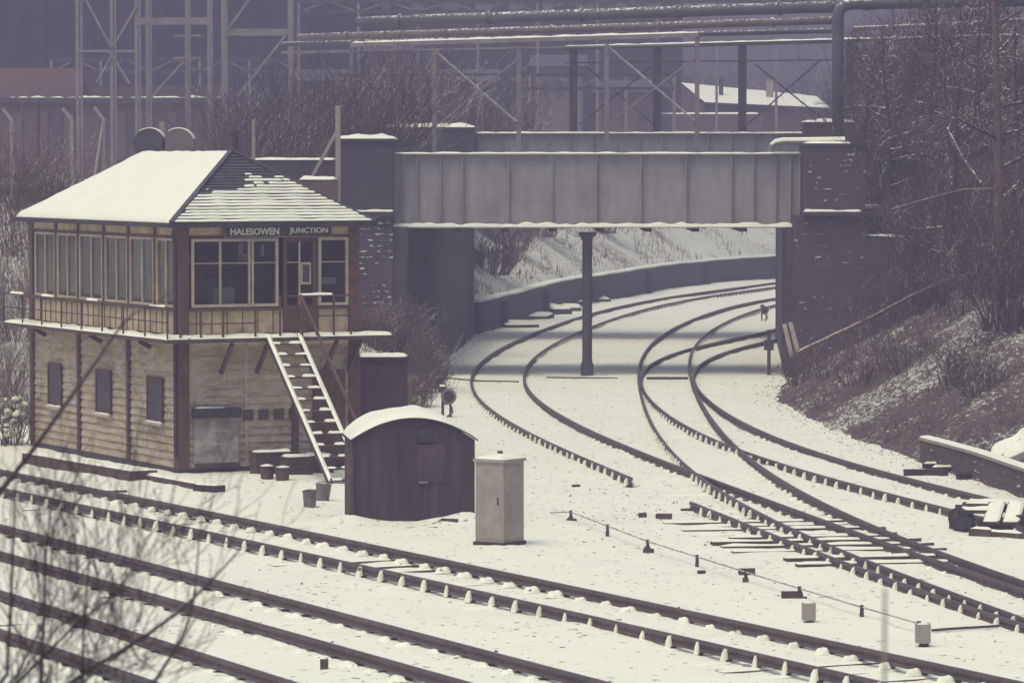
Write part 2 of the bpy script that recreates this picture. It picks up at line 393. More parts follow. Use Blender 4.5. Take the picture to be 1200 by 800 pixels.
Rr = [(917, 355), (876, 365), (844, 379.6), (824, 394), (811, 414), (808, 436.5), (816, 459), (831, 485), (850, 511), (866.5, 524), (892.5, 544), (909, 558), (932, 575.5), (981, 595), (1030, 615), (1095, 640), (1141, 657), (1200, 677)]
Sl = [(912, 383), (860, 394), (827.5, 402), (795, 409), (772, 418), (759, 430), (753, 445), (759, 466), (779, 480), (801.5, 495), (827.5, 508), (853.5, 521), (886, 531), (925, 542), (965, 554), (1030, 572), (1079, 585), (1114, 594)]
Sr = [(918.6, 394), (876, 405.7), (844, 415), (818, 426), (811, 440), (821, 456), (840.5, 475.5), (876, 495), (909, 510), (949, 525), (980, 536), (1030, 549.5), (1095, 566), (1160, 582), (1192, 588.5)]

def chair_mesh(kind):
    """cast chair with its cushion of snow; +x is outside of the track"""
    m = MB(); m.box(-0.05, 0.05, -0.05, 0.05, 0.0, 0.044, sleeperm)
    def lump(cx, w, l, h, n=6):
        vs = []; fs = []
        for j in range(n + 1):
            for i in range(n + 1):
                u = i / n * 2 - 1; v = j / n * 2 - 1; r = min(1, math.hypot(u, v)); u *= 1 if r else 1
                vs.append((cx + u * w * (1 + .25 * nz(v * 2, cx * 7, 3)), v * l * (1 + .3 * nz(u * 2, cx * 7, 5)), 0.015 + h * (1 - r ** 4) * (0.85 + 0.3 * nz(u * 2, v * 2, cx * 9))))
        for j in range(n):
            for i in range(n): k = j * (n + 1) + i; fs.append((k, k + 1, k + n + 2, k + n + 1))
        m.add(vs, fs, gsnow)
    if kind == 'high': lump(0.045, 0.056, 0.045, 0.205, 8); lump(-0.10, 0.12, 0.07, 0.10, 8)
    elif kind == 'low': lump(0.15, 0.10, 0.15, 0.075); lump(-0.15, 0.10, 0.15, 0.07)
    else: lump(0.045, 0.052, 0.042, 0.20); lump(-0.10, 0.075, 0.05, 0.09)
    o = m.build('chair', smooth=False); me = o.data; bpy.data.objects.remove(o); return me
CH = {k: chair_mesh(k) for k in ('high', 'low', 'mid')}
def sleeper_mesh(length=2.6, chairs=None, top=0.05):
    m = MB(); h = length / 2; m.box(-h, h, -0.125, 0.125, -0.08, top - 0.012, sleeperm)
    nu = 16
    vs = []; fs = []
    for j in range(5):
        for i in range(nu + 1):
            u = i / nu * 2 - 1; v = j / 4 * 2 - 1
            ed = 1 if (0 < i < nu and 0 < j < 4) else 0
            vs.append((u * (h + 0.02), v * 0.125 , top - 0.012 + ed * 0.02 * (1 + nz(u * 4, v * 2, length)) ))
    for j in range(4):
        for i in range(nu): k = j * (nu + 1) + i; fs.append((k, k + 1, k + nu + 2, k + nu + 1))
    m.add(vs, fs, snow)
    if chairs:
        for sx in (-1, 1):
            me = CH[chairs]
            o = [(sx * (v.co.x + 0.75), v.co.y, v.co.z) for v in me.vertices]
            for p in me.polygons:
                ids = list(p.vertices)
                m.add([o[i] for i in ids], [tuple(range(len(ids)))], me.materials[p.material_index])
    o = m.build('sleeper'); me = o.data; bpy.data.objects.remove(o); return me
SL = sleeper_mesh(); SLF = sleeper_mesh(chairs='mid'); SLV = sleeper_mesh(chairs='low'); SLL = sleeper_mesh(3.6)
PROF = [(-0.035, 0.045), (0.035, 0.045), (0.035, 0.075), (0.012, 0.09), (0.012, 0.125), (0.036, 0.138), (0.036, 0.172), (0.026, 0.186), (-0.026, 0.186), (-0.036, 0.172), (-0.036, 0.138), (-0.012, 0.125), (-0.012, 0.09), (-0.035, 0.075)]
def offset(path, d):
    return [(p[0] + left_normal(path, i)[0] * -d, p[1] + left_normal(path, i)[1] * -d) for i, p in enumerate(path)]
def make_track(label, path, chairkind, far_y=100, long_y=None, trimL=None, trimR=None, zoff=0.0):
    o0 = (path[0][0], path[0][1], zoff)
    root = thing('railway_track', label, 'railway track', o0, 0, 'railway tracks across the snow')
    for sgn, trim in ((-1, trimL), (1, trimR)):
        rp = [(x, y, 0.0) for x, y in offset(path, 0.75 * sgn)]
        segs = [rp]
        if trim: segs = [[p for p in rp if p[1] <= trim[0]], [p for p in rp if p[1] >= trim[1]]]
        for q_ in segs:
            m = MB(); m.extrude(PROF, q_, railm)
            m.extrude([(-0.024, 0.1875), (0.024, 0.1875), (0.024, 0.189), (-0.024, 0.189)], q_, railhead)
            if len(q_) > 2: m.build('rail', root, (o0[0], o0[1], 0))
    # sleepers
    s = 0.0; nexts = 0.3; sl = []
    for i in range(len(path) - 1):
        a, b = path[i], path[i + 1]; l = math.hypot(b[0] - a[0], b[1] - a[1])
        while nexts < s + l:
            t = (nexts - s) / l; sl.append((a[0] + (b[0] - a[0]) * t, a[1] + (b[1] - a[1]) * t, math.atan2(b[1] - a[1], b[0] - a[0]))); nexts += 0.762
        s += l
    rest = MB(); cnt = 0
    for (x, y, an) in sl:
        z = -0.062 + random.uniform(-0.02, 0.015) + ((0.098 if random.random() < .7 else .06) if (long_y and long_y - 8 < y < long_y) else 0) + (0.03 if (random.random() < .08 and y < 75) else 0)
        if cnt < 98:
            far = y > far_y
            me = (SLV if y > 112 else SLF) if far else (SLL if (long_y and y < long_y and random.random() < .4) else SL)
            so = bpy.data.objects.new('sleeper', me); COL.objects.link(so); so.parent = root
            so.location = (x - o0[0], y - o0[1], z); so.rotation_euler = (0, 0, an - math.pi / 2 + random.uniform(-.01, .01))
            if not far:
                for sx in (-1, 1):
                    if trimL and sx < 0 and trimL[0] - .3 < y < trimL[1] + .3: continue
                    co = bpy.data.objects.new('chair', CH[chairkind]); COL.objects.link(co); co.parent = so
                    co.location = (sx * 0.75, 0, -z - 0.012); co.rotation_euler = (0, 0, 0 if sx > 0 else math.pi)
                    k = random.uniform(.75, 1.3); co.scale = (k, random.uniform(0.6, 1.5), random.uniform(0.84, 1.06))
        else:
            M = Matrix.Translation((x, y, z)) @ Matrix.Rotation(an - math.pi / 2, 4, 'Z')
            for p in SLF.polygons:
                ids = list(p.vertices); rest.add([M @ SLF.vertices[i].co for i in ids], [tuple(range(len(ids)))], SLF.materials[p.material_index])
        cnt += 1
    if rest.v:
        rest.build('sleeper_row', root, (o0[0], o0[1], 0), kind='stuff')
    return root
p, X1 = fit_track(T1r, T1l, 2, 44.5, 90, 0.5)
make_track('railway track with snow-capped chairs passing straight in front of the signal box and grey cabinet', p, 'high')
p, X2 = fit_track(T2r, T2l, 2, 44, 76, 0.5)
make_track('smooth dark-railed track second up from the bottom left corner', p, 'low')
p, X3 = fit_track(T3r, T3l, 1, 44, 70, 0.5)
make_track('nearest railway track, cut off by the bottom left corner behind the bare twigs', p, 'low')
pL, XL = fit_track(Ll, Lr, 7, 52, 236, 0.5)
pR, XR = fit_track(Rl, Rr, 7, 53.5, 230, 0.5)
pS, XS = fit_track(Sl, Sr, 6, 68.5, 158, 0.5)
make_track('track curving left of the iron bridge column and along the retaining wall', pL, 'mid', 92, 71, trimL=(73.5, 78.8), zoff=-0.045)
make_track('middle curving track that passes right of the iron bridge column to the points', pR, 'mid', 92, zoff=-0.041)
make_track('rightmost siding track that runs along the foot of the scrub bank', pS, 'mid', 92, zoff=-0.048)

# ================================================================ SIGNAL BOX
C0 = G(210, 555); BANG = math.atan2(0.45, 0.893); BW, BL = 4.0, 8.75
ux = Vector((math.cos(BANG), math.sin(BANG), 0)); uy = Vector((-ux.y, ux.x, 0))
def endx(px, off=0.0):   # local x on the end face for a photo column
    k = (px - 600) / F; b = C0 + uy * off
    return (k * b.y - b.x) / (ux.x - k * ux.y)
def sidey(px, off=0.0):
    k = (px - 600) / F; b = C0 + ux * off
    return (k * b.y - b.x) / (uy.x - k * uy.y)
box = thing('signal_box', 'two-storey timber railway signal box with buff boards, snowy hipped roof and nameboard', 'signal box', C0, BANG)
ZF, ZE = 2.78, 5.09
def lapwall(m, x0, x1, z0, z1, face, pos, mat, bh=0.165, gaps=()):
    """lap boards as real stepped boards; face 'e' = end (y=pos, normal -y), 's' = side (x=pos, normal -x)"""
    n = max(1, round((z1 - z0) / bh)); h = (z1 - z0) / n
    for k in range(n):
        a = z0 + k * h; b = a + h
        t0, t1 = 0.046 + random.uniform(-.006, .006), 0.006
        for xa, xb in ((x0, x1),):
            if face == 'e': vs = [(xa, pos, a), (xb, pos, a), (xb, pos - t0, a), (xa, pos - t0, a), (xa, pos, b), (xb, pos, b), (xb, pos - t1, b), (xa, pos - t1, b)]
            else: vs = [(pos, xa, a), (pos, xb, a), (pos - t0, xb, a), (pos - t0, xa, a), (pos, xa, b), (pos, xb, b), (pos - t1, xb, b), (pos - t1, xa, b)]
            m.add(vs, [(0, 1, 2, 3), (3, 2, 6, 7), (4, 7, 6, 5), (0, 3, 7, 4), (1, 5, 6, 2)], mat)
# lower walls
m = MB(); m.box(0.05, BW - 0.02, 0.05, 0.10, 0.05, ZF - 0.08, boards); m.box(0.05, 0.10, 0.10, BL, 0.05, ZF - 0.08, boards)
m.box(0.1, BW, BL - 0.05, BL, 0.05, ZE, boards); m.box(BW - 0.08, BW, 0.1, BL - 0.05, 0.05, ZE, boards)
lapwall(m, 0.05, BW, 0.11, ZF - 0.1, 'e', 0.05, boards); lapwall(m, 0.08, BL, 0.11, ZF - 0.1, 's', 0.05, boards)
m.build('lower_wall', box)
m = MB(); m.box(-0.02, BW + 0.02, -0.02, BL + 0.02, -0.1, 0.10, bluebrick); m.build('brick_plinth', box)
def post(name, x0, x1, y0, y1, z0, z1, mat):
    m = MB(); m.box(x0, x1, y0, y1, z0, z1, mat); return m.build(name, box)
post('corner_post', -0.03, 0.22, -0.03, 0.22, 0.102, ZE, brown)
post('corner_post', BW - 0.20, BW + 0.03, -0.03, 0.2, 0.102, ZE, brown)
post('corner_post', -0.03, 0.2, BL - 0.16, BL + 0.03, 0.102, ZE, brown)
for px in (92, 150): y = sidey(px); post('wall_post', -0.035, 0.05, y - 0.07, y + 0.07, 0.102, ZF - 0.1, dbrown)
x = endx(345); post('wall_post', x - 0.07, x + 0.07, -0.04, 0.05, 0.102, 1.35, brown)
x = endx(288); post('wall_post', x - 0.03, x + 0.03, -0.01, 0.05, 0.102, ZF - 0.1, boards)
# lower side windows
for pa, pb in ((57, 72), (113, 130), (173, 191)):
    ya, yb = sidey(pb), sidey(pa); za, zb = 0.98, 1.93
    m = MB(); w = 0.06
    m.box(-0.05, 0.0, ya, ya + w, za, zb, brown); m.box(-0.05, 0.0, yb - w, yb, za, zb, brown)
    m.box(-0.05, 0.0, ya + w, yb - w, zb - w, zb, brown); m.box(-0.05, 0.0, ya + w, yb - w, za, za + w, brown)
    m.box(-0.09, 0.0, ya - 0.04, yb + 0.04, za - 0.06, za - 0.001, cream); m.quadsnow((-0.09, ya - .04, za), (0, ya - .04, za), (0, yb + .04, za), (-0.09, yb + .04, za), 4, 10, 0.03, snow, 0.03)
    f = m.build('locking_room_window', box)
    m = MB(); m.box(-0.03, -0.02, ya + w, yb - w, za + w, zb - w, dsteel); m.build('pane', f)
# end wall: pale hatch, dark hood, brown door, bins line
m = MB(); xa, xb = endx(226), endx(278); m.box(xa, xb, -0.06, 0.0, 0.10, 1.12, hatchm)
m.box(xa, xb, -0.075, -0.061, 0.10, 0.2, dbrown)
h = m.build('white_hatch', box); m = MB(); m.box(xa - 0.04, xb + 0.02, -0.16, 0.0, 1.13, 1.33, black); m.quadsnow((xa, -.16, 1.335), (xb - .3, -.16, 1.335), (xb - .3, -.03, 1.335), (xa, -.03, 1.335), 12, 4, 0.02, snow, .04); m.build('hood', h)
m = MB(); xa, xb = endx(366), endx(403); m.box(xa, xb, -0.06, 0.0, 0.1, 2.05, brown)
for k in range(5): t = xa + (xb - xa) * (k + 0.5) / 5; m.box(t - .006, t + .006, -0.066, -0.06, 0.12, 2.0, dbrown)
m.build('ground_door', box)
m = MB(); xa = endx(282)
for k in range(4): m.box(xa + .05 + k * .34, xa + .27 + k * .34, -0.015, 0.012, 1.05, 1.27, dbrown)
m.build('vent_row', box)
# balcony
BO = 0.72
m = MB()
m.box(-0.55, -0.04, -BO, BL + 0.35, ZF - 0.09, ZF, dbrown); m.box(-0.04, BW + 0.5, -BO, -0.04, ZF - 0.09, ZF, dbrown)
dk = m.build('balcony', box)
m = MB(); m.quadsnow((-0.56, -BO - .01, ZF), (-0.02, -BO - .01, ZF), (-0.02, BL + .36, ZF), (-0.56, BL + .36, ZF), 8, 90, 0.045, snow, 0.04)
m.quadsnow((-0.02, -BO - .01, ZF), (BW + .51, -BO - .01, ZF), (BW + .51, -.05, ZF), (-0.02, -.05, ZF), 60, 8, 0.045, snow, 0.04); m.build('snow_layer', dk)
for px in (258, 300, 380, 408):
    x = endx(px, -0.02); m = MB(); m.beam((x, -0.04, ZF - 0.75), (x - 0.0, -BO + 0.08, ZF - 0.12), 0.07, 0.08, dbrown); m.build('bracket', dk)
for px in (55, 120, 178):
    y = sidey(px); m = MB(); m.beam((-0.04, y, ZF - 0.26), (-0.30, y, ZF - 0.12), 0.06, 0.09, dbrown); m.build('bracket', dk)
# railing on side and end
m = MB()
n = 8
for k in range(n + 1):
    y = -BO + 0.03 + k * (BL + 0.35 + BO - 0.06) / n; m.box(-0.54, -0.51, y - .014, y + .014, ZF, ZF + 0.62, dbrown)
m.box(-0.545, -0.505, -BO, BL + 0.35, ZF + 0.62, ZF + 0.655, dbrown); m.box(-0.535, -0.515, -BO, BL + 0.35, ZF + 0.32, ZF + 0.345, dbrown)
rl = m.build('side_railing', dk)
for y0, l in ((BL - 1.0, 0.9), (BL - 2.9, 0.8), (3.2, 0.7), (-0.6, 0.9)):
    m = MB(); m.quadsnow((-0.55, y0, ZF + .656), (-0.50, y0, ZF + .656), (-0.50, y0 + l, ZF + .656), (-0.55, y0 + l, ZF + .656), 2, 14, 0.03, snow, 0.02)
    m.build('snow_ridge', rl)
m = MB(); xs_ = [endx(p_, -BO) for p_ in (212, 236, 262, 300, 329, 350, 372, 392, 412)]
for x in xs_: m.box(x - .02, x + .02, -BO + .03, -BO + .06, ZF, ZF + (0.85 if x > 1.5 else 0.6), brown)
m.box(xs_[0], xs_[3], -BO + .03, -BO + .06, ZF + .56, ZF + .60, brown); m.box(xs_[4] + .1, xs_[-1], -BO + .03, -BO + .06, ZF + .81, ZF + .85, brown)
m.box(xs_[0], xs_[3], -BO + .03, -BO + .06, ZF + .28, ZF + .31, brown); m.box(xs_[5], xs_[-1], -BO + .03, -BO + .06, ZF + .40, ZF + .43, brown)
m.quadsnow((xs_[5], -BO + .02, ZF + .852), (xs_[7], -BO + .02, ZF + .852), (xs_[7], -BO + .07, ZF + .852), (xs_[5], -BO + .07, ZF + .852), 14, 2, .035, snow, .02)
m.build('end_railing', dk)
# upper storey: panels below windows, transom band, posts, windows
ZS, ZT = 3.36, 4.80
m = MB(); m.box(0.02, BW, 0.03, 0.08, ZF + .05, ZS - .02, panelp); m.box(0.03, 0.08, 0.08, BL, ZF + .05, ZS - .02, panelp)
for k in range(26): t = 0.3 + k * 0.33; m.box(0.018, 0.03, t - .012, t + .012, ZF + .05, ZS - .05, dbrown) if t < BL - .2 else None
for k in range(11): t = 0.4 + k * 0.34; m.box(t - .01, t + .01, 0.02, 0.03, ZF + .05, ZS - .05, brown) if t < BW - .2 else None
m.build('panelling', box)
m = MB(); m.box(0.0, BW, 0.0, 0.06, ZT + .03, ZE, panelp); m.box(0.0, 0.06, 0.06, BL, ZT + .03, ZE, panelp); m.build('frieze', box)
m = MB(); m.box(-0.02, BW, -0.02, 0.07, ZS - .06, ZS, brown); m.box(-0.02, 0.07, 0.07, BL, ZS - .06, ZS, brown)
m.box(-0.02, BW, -0.02, 0.07, ZT, ZT + .05, brown); m.box(-0.02, 0.07, 0.07, BL, ZT, ZT + .05, brown); m.build('window_rail', box)
sidepx = [40, 66, 92, 122, 151, 182, 207]
for px in sidepx[1:-1]: y = sidey(px); m = MB(); m.box(-0.03, 0.09, y - .055, y + .055, ZS, ZE - .02, dbrown); m.build('mullion', box)
def window(side, a, b, z0, z1, bars, framem, w=0.05, hbar=None):
    m = MB()
    def bx(p0, p1, q0, q1, d0=-0.02, d1=0.05):
        if side == 's': m.box(d0, d1, p0, p1, q0, q1, framem)
        else: m.box(p0, p1, d0, d1, q0, q1, framem)
    bx(a, a + w, z0, z1); bx(b - w, b, z0, z1); bx(a + w, b - w, z0, z0 + w); bx(a + w, b - w, z1 - w, z1)
    f = m.build('window', box)
    m0 = m; m = MB()
    for t in bars: bx(t - .022, t + .022, z0 + w, z1 - w, -0.012, 0.04)
    if hbar:
        edges = [a + w] + [q for t in bars for q in (t - .022, t + .022)] + [b - w]
        for i in range(0, len(edges), 2): bx(edges[i], edges[i + 1], hbar - .01, hbar + .01, -0.008, 0.03)
    if bars or hbar: m.build('glazing_bars', f)
    m = MB()
    if side == 's': m.add([(0.02, a + w, z0 + w), (0.02, b - w, z0 + w), (0.02, b - w, z1 - w), (0.02, a + w, z1 - w)], [(3, 2, 1, 0)], glass)
    else: m.add([(a + w, 0.02, z0 + w), (b - w, 0.02, z0 + w), (b - w, 0.02, z1 - w), (a + w, 0.02, z1 - w)], [(0, 1, 2, 3)], cglass)
    m.build('pane', f); return f
for i in range(6):
    pb, pa = sidepx[i], sidepx[i + 1]; a = sidey(pa) + 0.07; b = sidey(pb) - 0.07
    window('s', a, b, ZS + .02, ZT - .01, [(a + b) / 2], cream if i in (0, 2, 4) else panelp)
e = endx
window('e', e(224), e(326), ZS + .02, ZT - .02, [e(258), e(292), e(296)], cream, 0.06, 4.28)
window('e', e(373), e(408), ZS + .02, ZT - .01, [], cream, 0.06, 4.28)
# glazed door
m = MB(); a, b = e(332), e(371); c = e(351)
m.box(a, b, 0.0, 0.05, ZF, ZF + 0.62, brown); m.box(a, a + .08, 0, .05, ZF + .62, ZT, brown); m.box(b - .09, b, 0, .05, ZF + .62, ZT, brown)
m.box(a + .08, b - .09, 0, .05, ZT - .1, ZT, brown)
dr = m.build('glazed_door', box)
m = MB(); m.box(c - .02, c + .015, -0.01, .04, ZF + .62, ZT - .1, cream); m.box(a + .08, c - .02, 0.0, .03, 4.27, 4.29, cream); m.build('glazing_bar', dr)
m = MB(); m.add([(a + .08, .02, ZF + .62), (b - .09, .02, ZF + .62), (b - .09, .02, ZT - .1), (a + .08, .02, ZT - .1)], [(0, 1, 2, 3)], cglass); m.build('pane', dr)
m = MB(); m.box(e(351) + .02, e(364), -0.02, -0.012, 3.82, 4.28, cream); m.box(e(353) + .02, e(362), -0.026, -0.02, 3.87, 4.23, hutpatch); m.build('notice', dr)
# interior
m = MB(); m.box(0.1, BW - .1, 0.1, BL - .1, ZF - .02, ZF + .02, interior); m.box(0.1, BW - .1, 0.1, BL - .1, ZE - .1, ZE - .05, interior)
m.box(BW - .14, BW - .09, .1, BL - .1, ZF + .02, ZE - .1, interior); m.box(.1, BW - .14, BL - .12, BL - .07, ZF + .02, ZE - .1, interior)
m.build('operating_room', box)
m = MB(); xa = e(263); m.box(xa, xa + .37, 0.35, 0.6, ZF + .6, ZF + .98, paper); m.box(e(384), e(400), 0.3, 0.34, 3.80, 3.95, paper)
m.box(e(284), e(288), 0.16, 0.2, 4.45, 4.68, paper); m.box(e(310), e(313), 0.16, 0.2, 4.42, 4.65, paper)
m.box(0.15, .2, 2.6, 2.9, 3.5, 4.1, hatchm); m.box(1.2, 1.6, 1, 7, ZF, ZF + 1.1, interior); m.build('room_fittings', box)
for k in range(14):
    m = MB(); yk = 1.5 + k * .32; m.tube([(.75, yk, ZF + .02), (.72, yk, ZF + 1.15)], .018, 5, [cream, dsteel, brown][k % 3]); m.build('lever', box)
m = MB(); m.box(.5, 3.2, 2.4, 2.7, ZF + 1.35, ZF + 1.40, brown)
for k in range(6): m.box(.6 + k * .45, .85 + k * .45, 2.42, 2.62, ZF + 1.401, ZF + 1.62, [brown, paper, dsteel][k % 3])
m.build('instrument_shelf', box)
# nameboard
m = MB(); a, b = e(259), e(386); m.box(a, b, -0.13, -0.09, 4.80, 5.05, black)
m.box(a, b, -0.145, -0.131, 5.03, 5.05, psteel); m.box(a, b, -0.145, -0.131, 4.80, 4.82, psteel); m.box(a, a + .02, -0.145, -0.131, 4.82, 5.03, psteel); m.box(b - .02, b, -0.145, -0.131, 4.82, 5.03, psteel)
m.box(a + .3, a + .36, -0.09, 0, 4.85, 4.95, black); m.box(b - .36, b - .3, -0.09, 0, 4.85, 4.95, black)
nb = m.build('nameboard', box); nb['label'] = 'black nameboard lettered HALESOWEN JUNCTION in white capitals'
def text_mesh(s, width, height, mat, depth=0.006):
    cu = bpy.data.curves.new('t', 'FONT'); cu.body = s; cu.extrude = depth; cu.offset = 0.03
    o = bpy.data.objects.new('t', cu); COL.objects.link(o); bpy.context.view_layer.update()
    me = bpy.data.meshes.new_from_object(o.evaluated_get(bpy.context.evaluated_depsgraph_get()))
    bpy.data.objects.remove(o)
    co = np.array([v.co[:] for v in me.vertices]); lo, hi = co.min(0), co.max(0)
    for v in me.vertices:
        v.co.x = (v.co.x - lo[0]) / (hi[0] - lo[0]) * width; v.co.y = (v.co.y - lo[1]) / (hi[1] - lo[1]) * height
    me.materials.clear(); me.materials.append(mat); return me
for s, pa, pb in (('HALESOWEN', 267, 324), ('JUNCTION', 336, 381)):
    me = text_mesh(s, e(pb) - e(pa), 0.145, letterm); o = bpy.data.objects.new('lettering', me); COL.objects.link(o); o.parent = nb
    o.location = (e(pa), -0.142, 4.853); o.rotation_euler = (math.pi / 2, 0, 0)
# roof
OV = 0.27; RX = BW / 2; R0, R1 = 1.98, BL - 1.98; ZR = 6.56; ZG = ZE + .02
A = (-OV, -OV, ZG); B = (BW + OV, -OV, ZG); Cc = (BW + OV, BL + OV, ZG); D = (-OV, BL + OV, ZG); P = (RX, R0, ZR); Q = (RX, R1, ZR)
m = MB(); m.add([A, B, Cc, D, P, Q], [(0, 1, 4), (1, 2, 5, 4), (2, 3, 5), (3, 0, 4, 5), (0, 3, 2, 1)], slate); rf = m.build('roof', box)
m = MB(); up = Vector((0, 0, 0.012))
m.quadsnow(Vector(D) + up, Vector(A) + up, Vector(P) + up, Vector(Q) + up, 60, 30, 0.06, snow, 0.10, rough=0.2, droop=.02)
m.quadsnow(Vector(B) + up, Vector(Cc) + up, Vector(Q) + up, Vector(P) + up, 40, 20, 0.06, snow, 0.10)
m.build('snow_slab', rf, smooth=True)
# slate courses on the hip end with snow lying on them
m = MB(); sn = MB(); nC = 23; VA, VB, VP = Vector(A), Vector(B), Vector(P); mid = (VA + VB) / 2; sl = VP - mid
nrm = (VB - VA).cross(VP - VA).normalized()
if nrm.z < 0: nrm = -nrm
for k in range(nC):
    t0 = k / nC; t1 = (k + 1) / nC
    L0, R0_ = VA.lerp(VP, t0), VB.lerp(VP, t0); L1, R1_ = VA.lerp(VP, t1), VB.lerp(VP, t1)
    m.add([L0 + nrm * .002, R0_ + nrm * .002, R0_ + nrm * .028, L0 + nrm * .028, R1_ + nrm * .006, L1 + nrm * .006], [(0, 1, 2, 3), (3, 2, 4, 5)], slate)
    wdt = (R0_ - L0).length; cells = max(2, int(wdt / 0.035)); run = None
    for c_ in range(cells + 1):
        u = (c_ + .5) / cells; q = L0.lerp(R0_, u); ok = False
        if c_ < cells:
            dl = u * wdt   # distance from left hip
            thr = -1.25 + 3.0 * max(0, t0 - 0.30) ** 0.8 + 0.75 * math.exp(-dl / 0.22) + (0.9 * math.exp(-((u - .2) / .28) ** 2) * t0 * 2)
            v_ = 0.5 * nz(q.x * 1.8, k * 0.45, 7.7) + 0.8 * nz(q.x * 7, k * 3.1, 1.3)
            ok = v_ > thr and not (t0 > 0.82)
        if ok and run is None: run = c_
        if not ok and run is not None:
            a = run / cells; b = c_ / cells; lo, hi = 0.0, (0.86 if k < 8 else 0.80 if k < 14 else 0.70) + 0.25 * nz(k * 1.7, run * .37, 2.2)
            p1 = L0.lerp(R0_, a); p2 = L0.lerp(R0_, b); q1 = L1.lerp(R1_, a); q2 = L1.lerp(R1_, b)
            q1, q2 = p1.lerp(q1, hi), p2.lerp(q2, hi)
            sn.quadsnow(p1 + nrm * .03, p2 + nrm * .03, q2 + nrm * .022, q1 + nrm * .022, max(3, (c_ - run)), 4, 0.013, snow, 0.03, rough=.8); run = None
m.build('slate_courses', rf); sn.build('snow_patches', rf)
m = MB(); m.beam(VA + nrm * .03, VP + nrm * .04, .10, .04, slate); m.beam(VB + nrm * .03, VP + nrm * .04, .08, .04, slate); m.build('hip_ridge', rf)
m = MB()
for a, b in ((A, B), (A, D), (D, Cc), (B, Cc)):
    a, b = Vector(a), Vector(b); cx = Vector((BW / 2, BL / 2, ZG)); off = Vector((0, 0, -0.05))
    m.beam(a + off, b + off, 0.09, 0.09, black)
m.build('gutter', rf)
m = MB(); m.tube([(-0.2, -0.28, ZE - .05), (-0.16, -0.1, ZE - .22), (-0.07, 0.02, ZE - .4), (-0.07, 0.02, 0.35)], 0.04, 8, black); m.build('downpipe', box)
kx = 2.35; m = MB(); m.tube([(kx, 2.6, 6.2), (kx, 2.6, 6.98)], 0.065, 10, black); m.tube([(kx, 2.6, 6.9), (kx, 2.6, 7.0)], 0.085, 10, black); m.build('stove_flue', rf)
# stairs
st = MB(); xa = endx(313, -BO); xb = xa + 0.70; run = 3.15; y0 = -BO - .02; nst = 13
for x in (xa, xb):
    st.beam((x, y0, ZF - .02), (x, y0 - run, -0.02), 0.045, 0.17, dbrown)
sn = MB()
for x in (xa, xb): 
    a = Vector((x, y0, ZF + .08)); b = Vector((x, y0 - run, 0.08)); w_ = Vector((0.05, 0, 0))
    sn.quadsnow(b - w_, b + w_, a + w_, a - w_, 2, 40, 0.03, snow, 0.02)
for k in range(nst):
    t = (k + .5) / nst; z = ZF * (1 - t) - 0.02; y = y0 - run * t
    st.box(xa + .023, xb - .023, y - .11, y + .11, z - .03, z, dbrown)
    g1 = random.uniform(.16, .26); g2 = random.uniform(.38, .48)
    for s0, s1 in ((xa + .02, xa + g1 + .05), (xa + g2, xb - .02)): sn.quadsnow((s0, y - .11, z + .003), (s1, y - .11, z + .003), (s1, y + .11, z + .003), (s0, y + .11, z + .003), 6, 5, .035, snow, .04)
sr = st.build('staircase', box); sn.build('tread_snow', sr)
m = MB()
for x in (xb + .03,):
    m.beam((x, y0, ZF + .85), (x, y0 - run, .85), 0.05, 0.05, brown)
    for t in (0.02, 0.98): m.box(x - .025, x + .025, y0 - run * t - .025, y0 - run * t + .025, max(0, ZF * (1 - t) - .05), ZF * (1 - t) + .85, brown)
m.build('handrail', sr)

# ================================================================ things round the box
def gz(x, y): return gh(x, y)
# arched-roof hut
c = G(485, 612); ha = math.radians(7)
hut = thing('arched_hut', 'low dark tarred lamp hut with a curved roof under a thick cap of snow', 'hut', (c.x, c.y, 0), ha)
hw, hd = 1.085, 1.75; he, hr = 1.46, 0.36
def arch(t): return he + hr * (1 - (t / hw) ** 2)
m = MB(); nseg = 20
pf = [(-hw, -0.1)] + [(-hw + 2 * hw * i / nseg, arch(-hw + 2 * hw * i / nseg)) for i in range(nseg + 1)] + [(hw, -0.1)]
n = len(pf); vs = [(a, 0, b) for a, b in pf] + [(a, hd, b) for a, b in pf]
m.add(vs, [tuple(range(n)), tuple(range(n, 2 * n))[::-1]] + [(i, i + n, (i + 1) % n + n, (i + 1) % n) for i in range(n)], hutm)
for k in range(12): t = -hw + .1 + k * .18; m.box(t - .006, t + .006, -0.006, 0, 0, arch(t) - .03, black)
m.build('body', hut)
m = MB()
for i in range(nseg):
    a = -hw * 1.05 + 2.1 * hw * i / nseg; b = -hw * 1.05 + 2.1 * hw * (i + 1) / nseg
    za, zb = arch(a) + .012, arch(b) + .012
    m.add([(a, -.07, za), (b, -.07, zb), (b, hd + .07, zb), (a, hd + .07, za), (a, -.07, za + .03), (b, -.07, zb + .03), (b, hd + .07, zb + .03), (a, hd + .07, za + .03)], [(0, 1, 5, 4), (4, 5, 6, 7), (0, 3, 2, 1), (3, 7, 6, 2)], black)
rfh = m.build('roof', hut)
m = MB(); nu, nv = 40, 14; vs = []
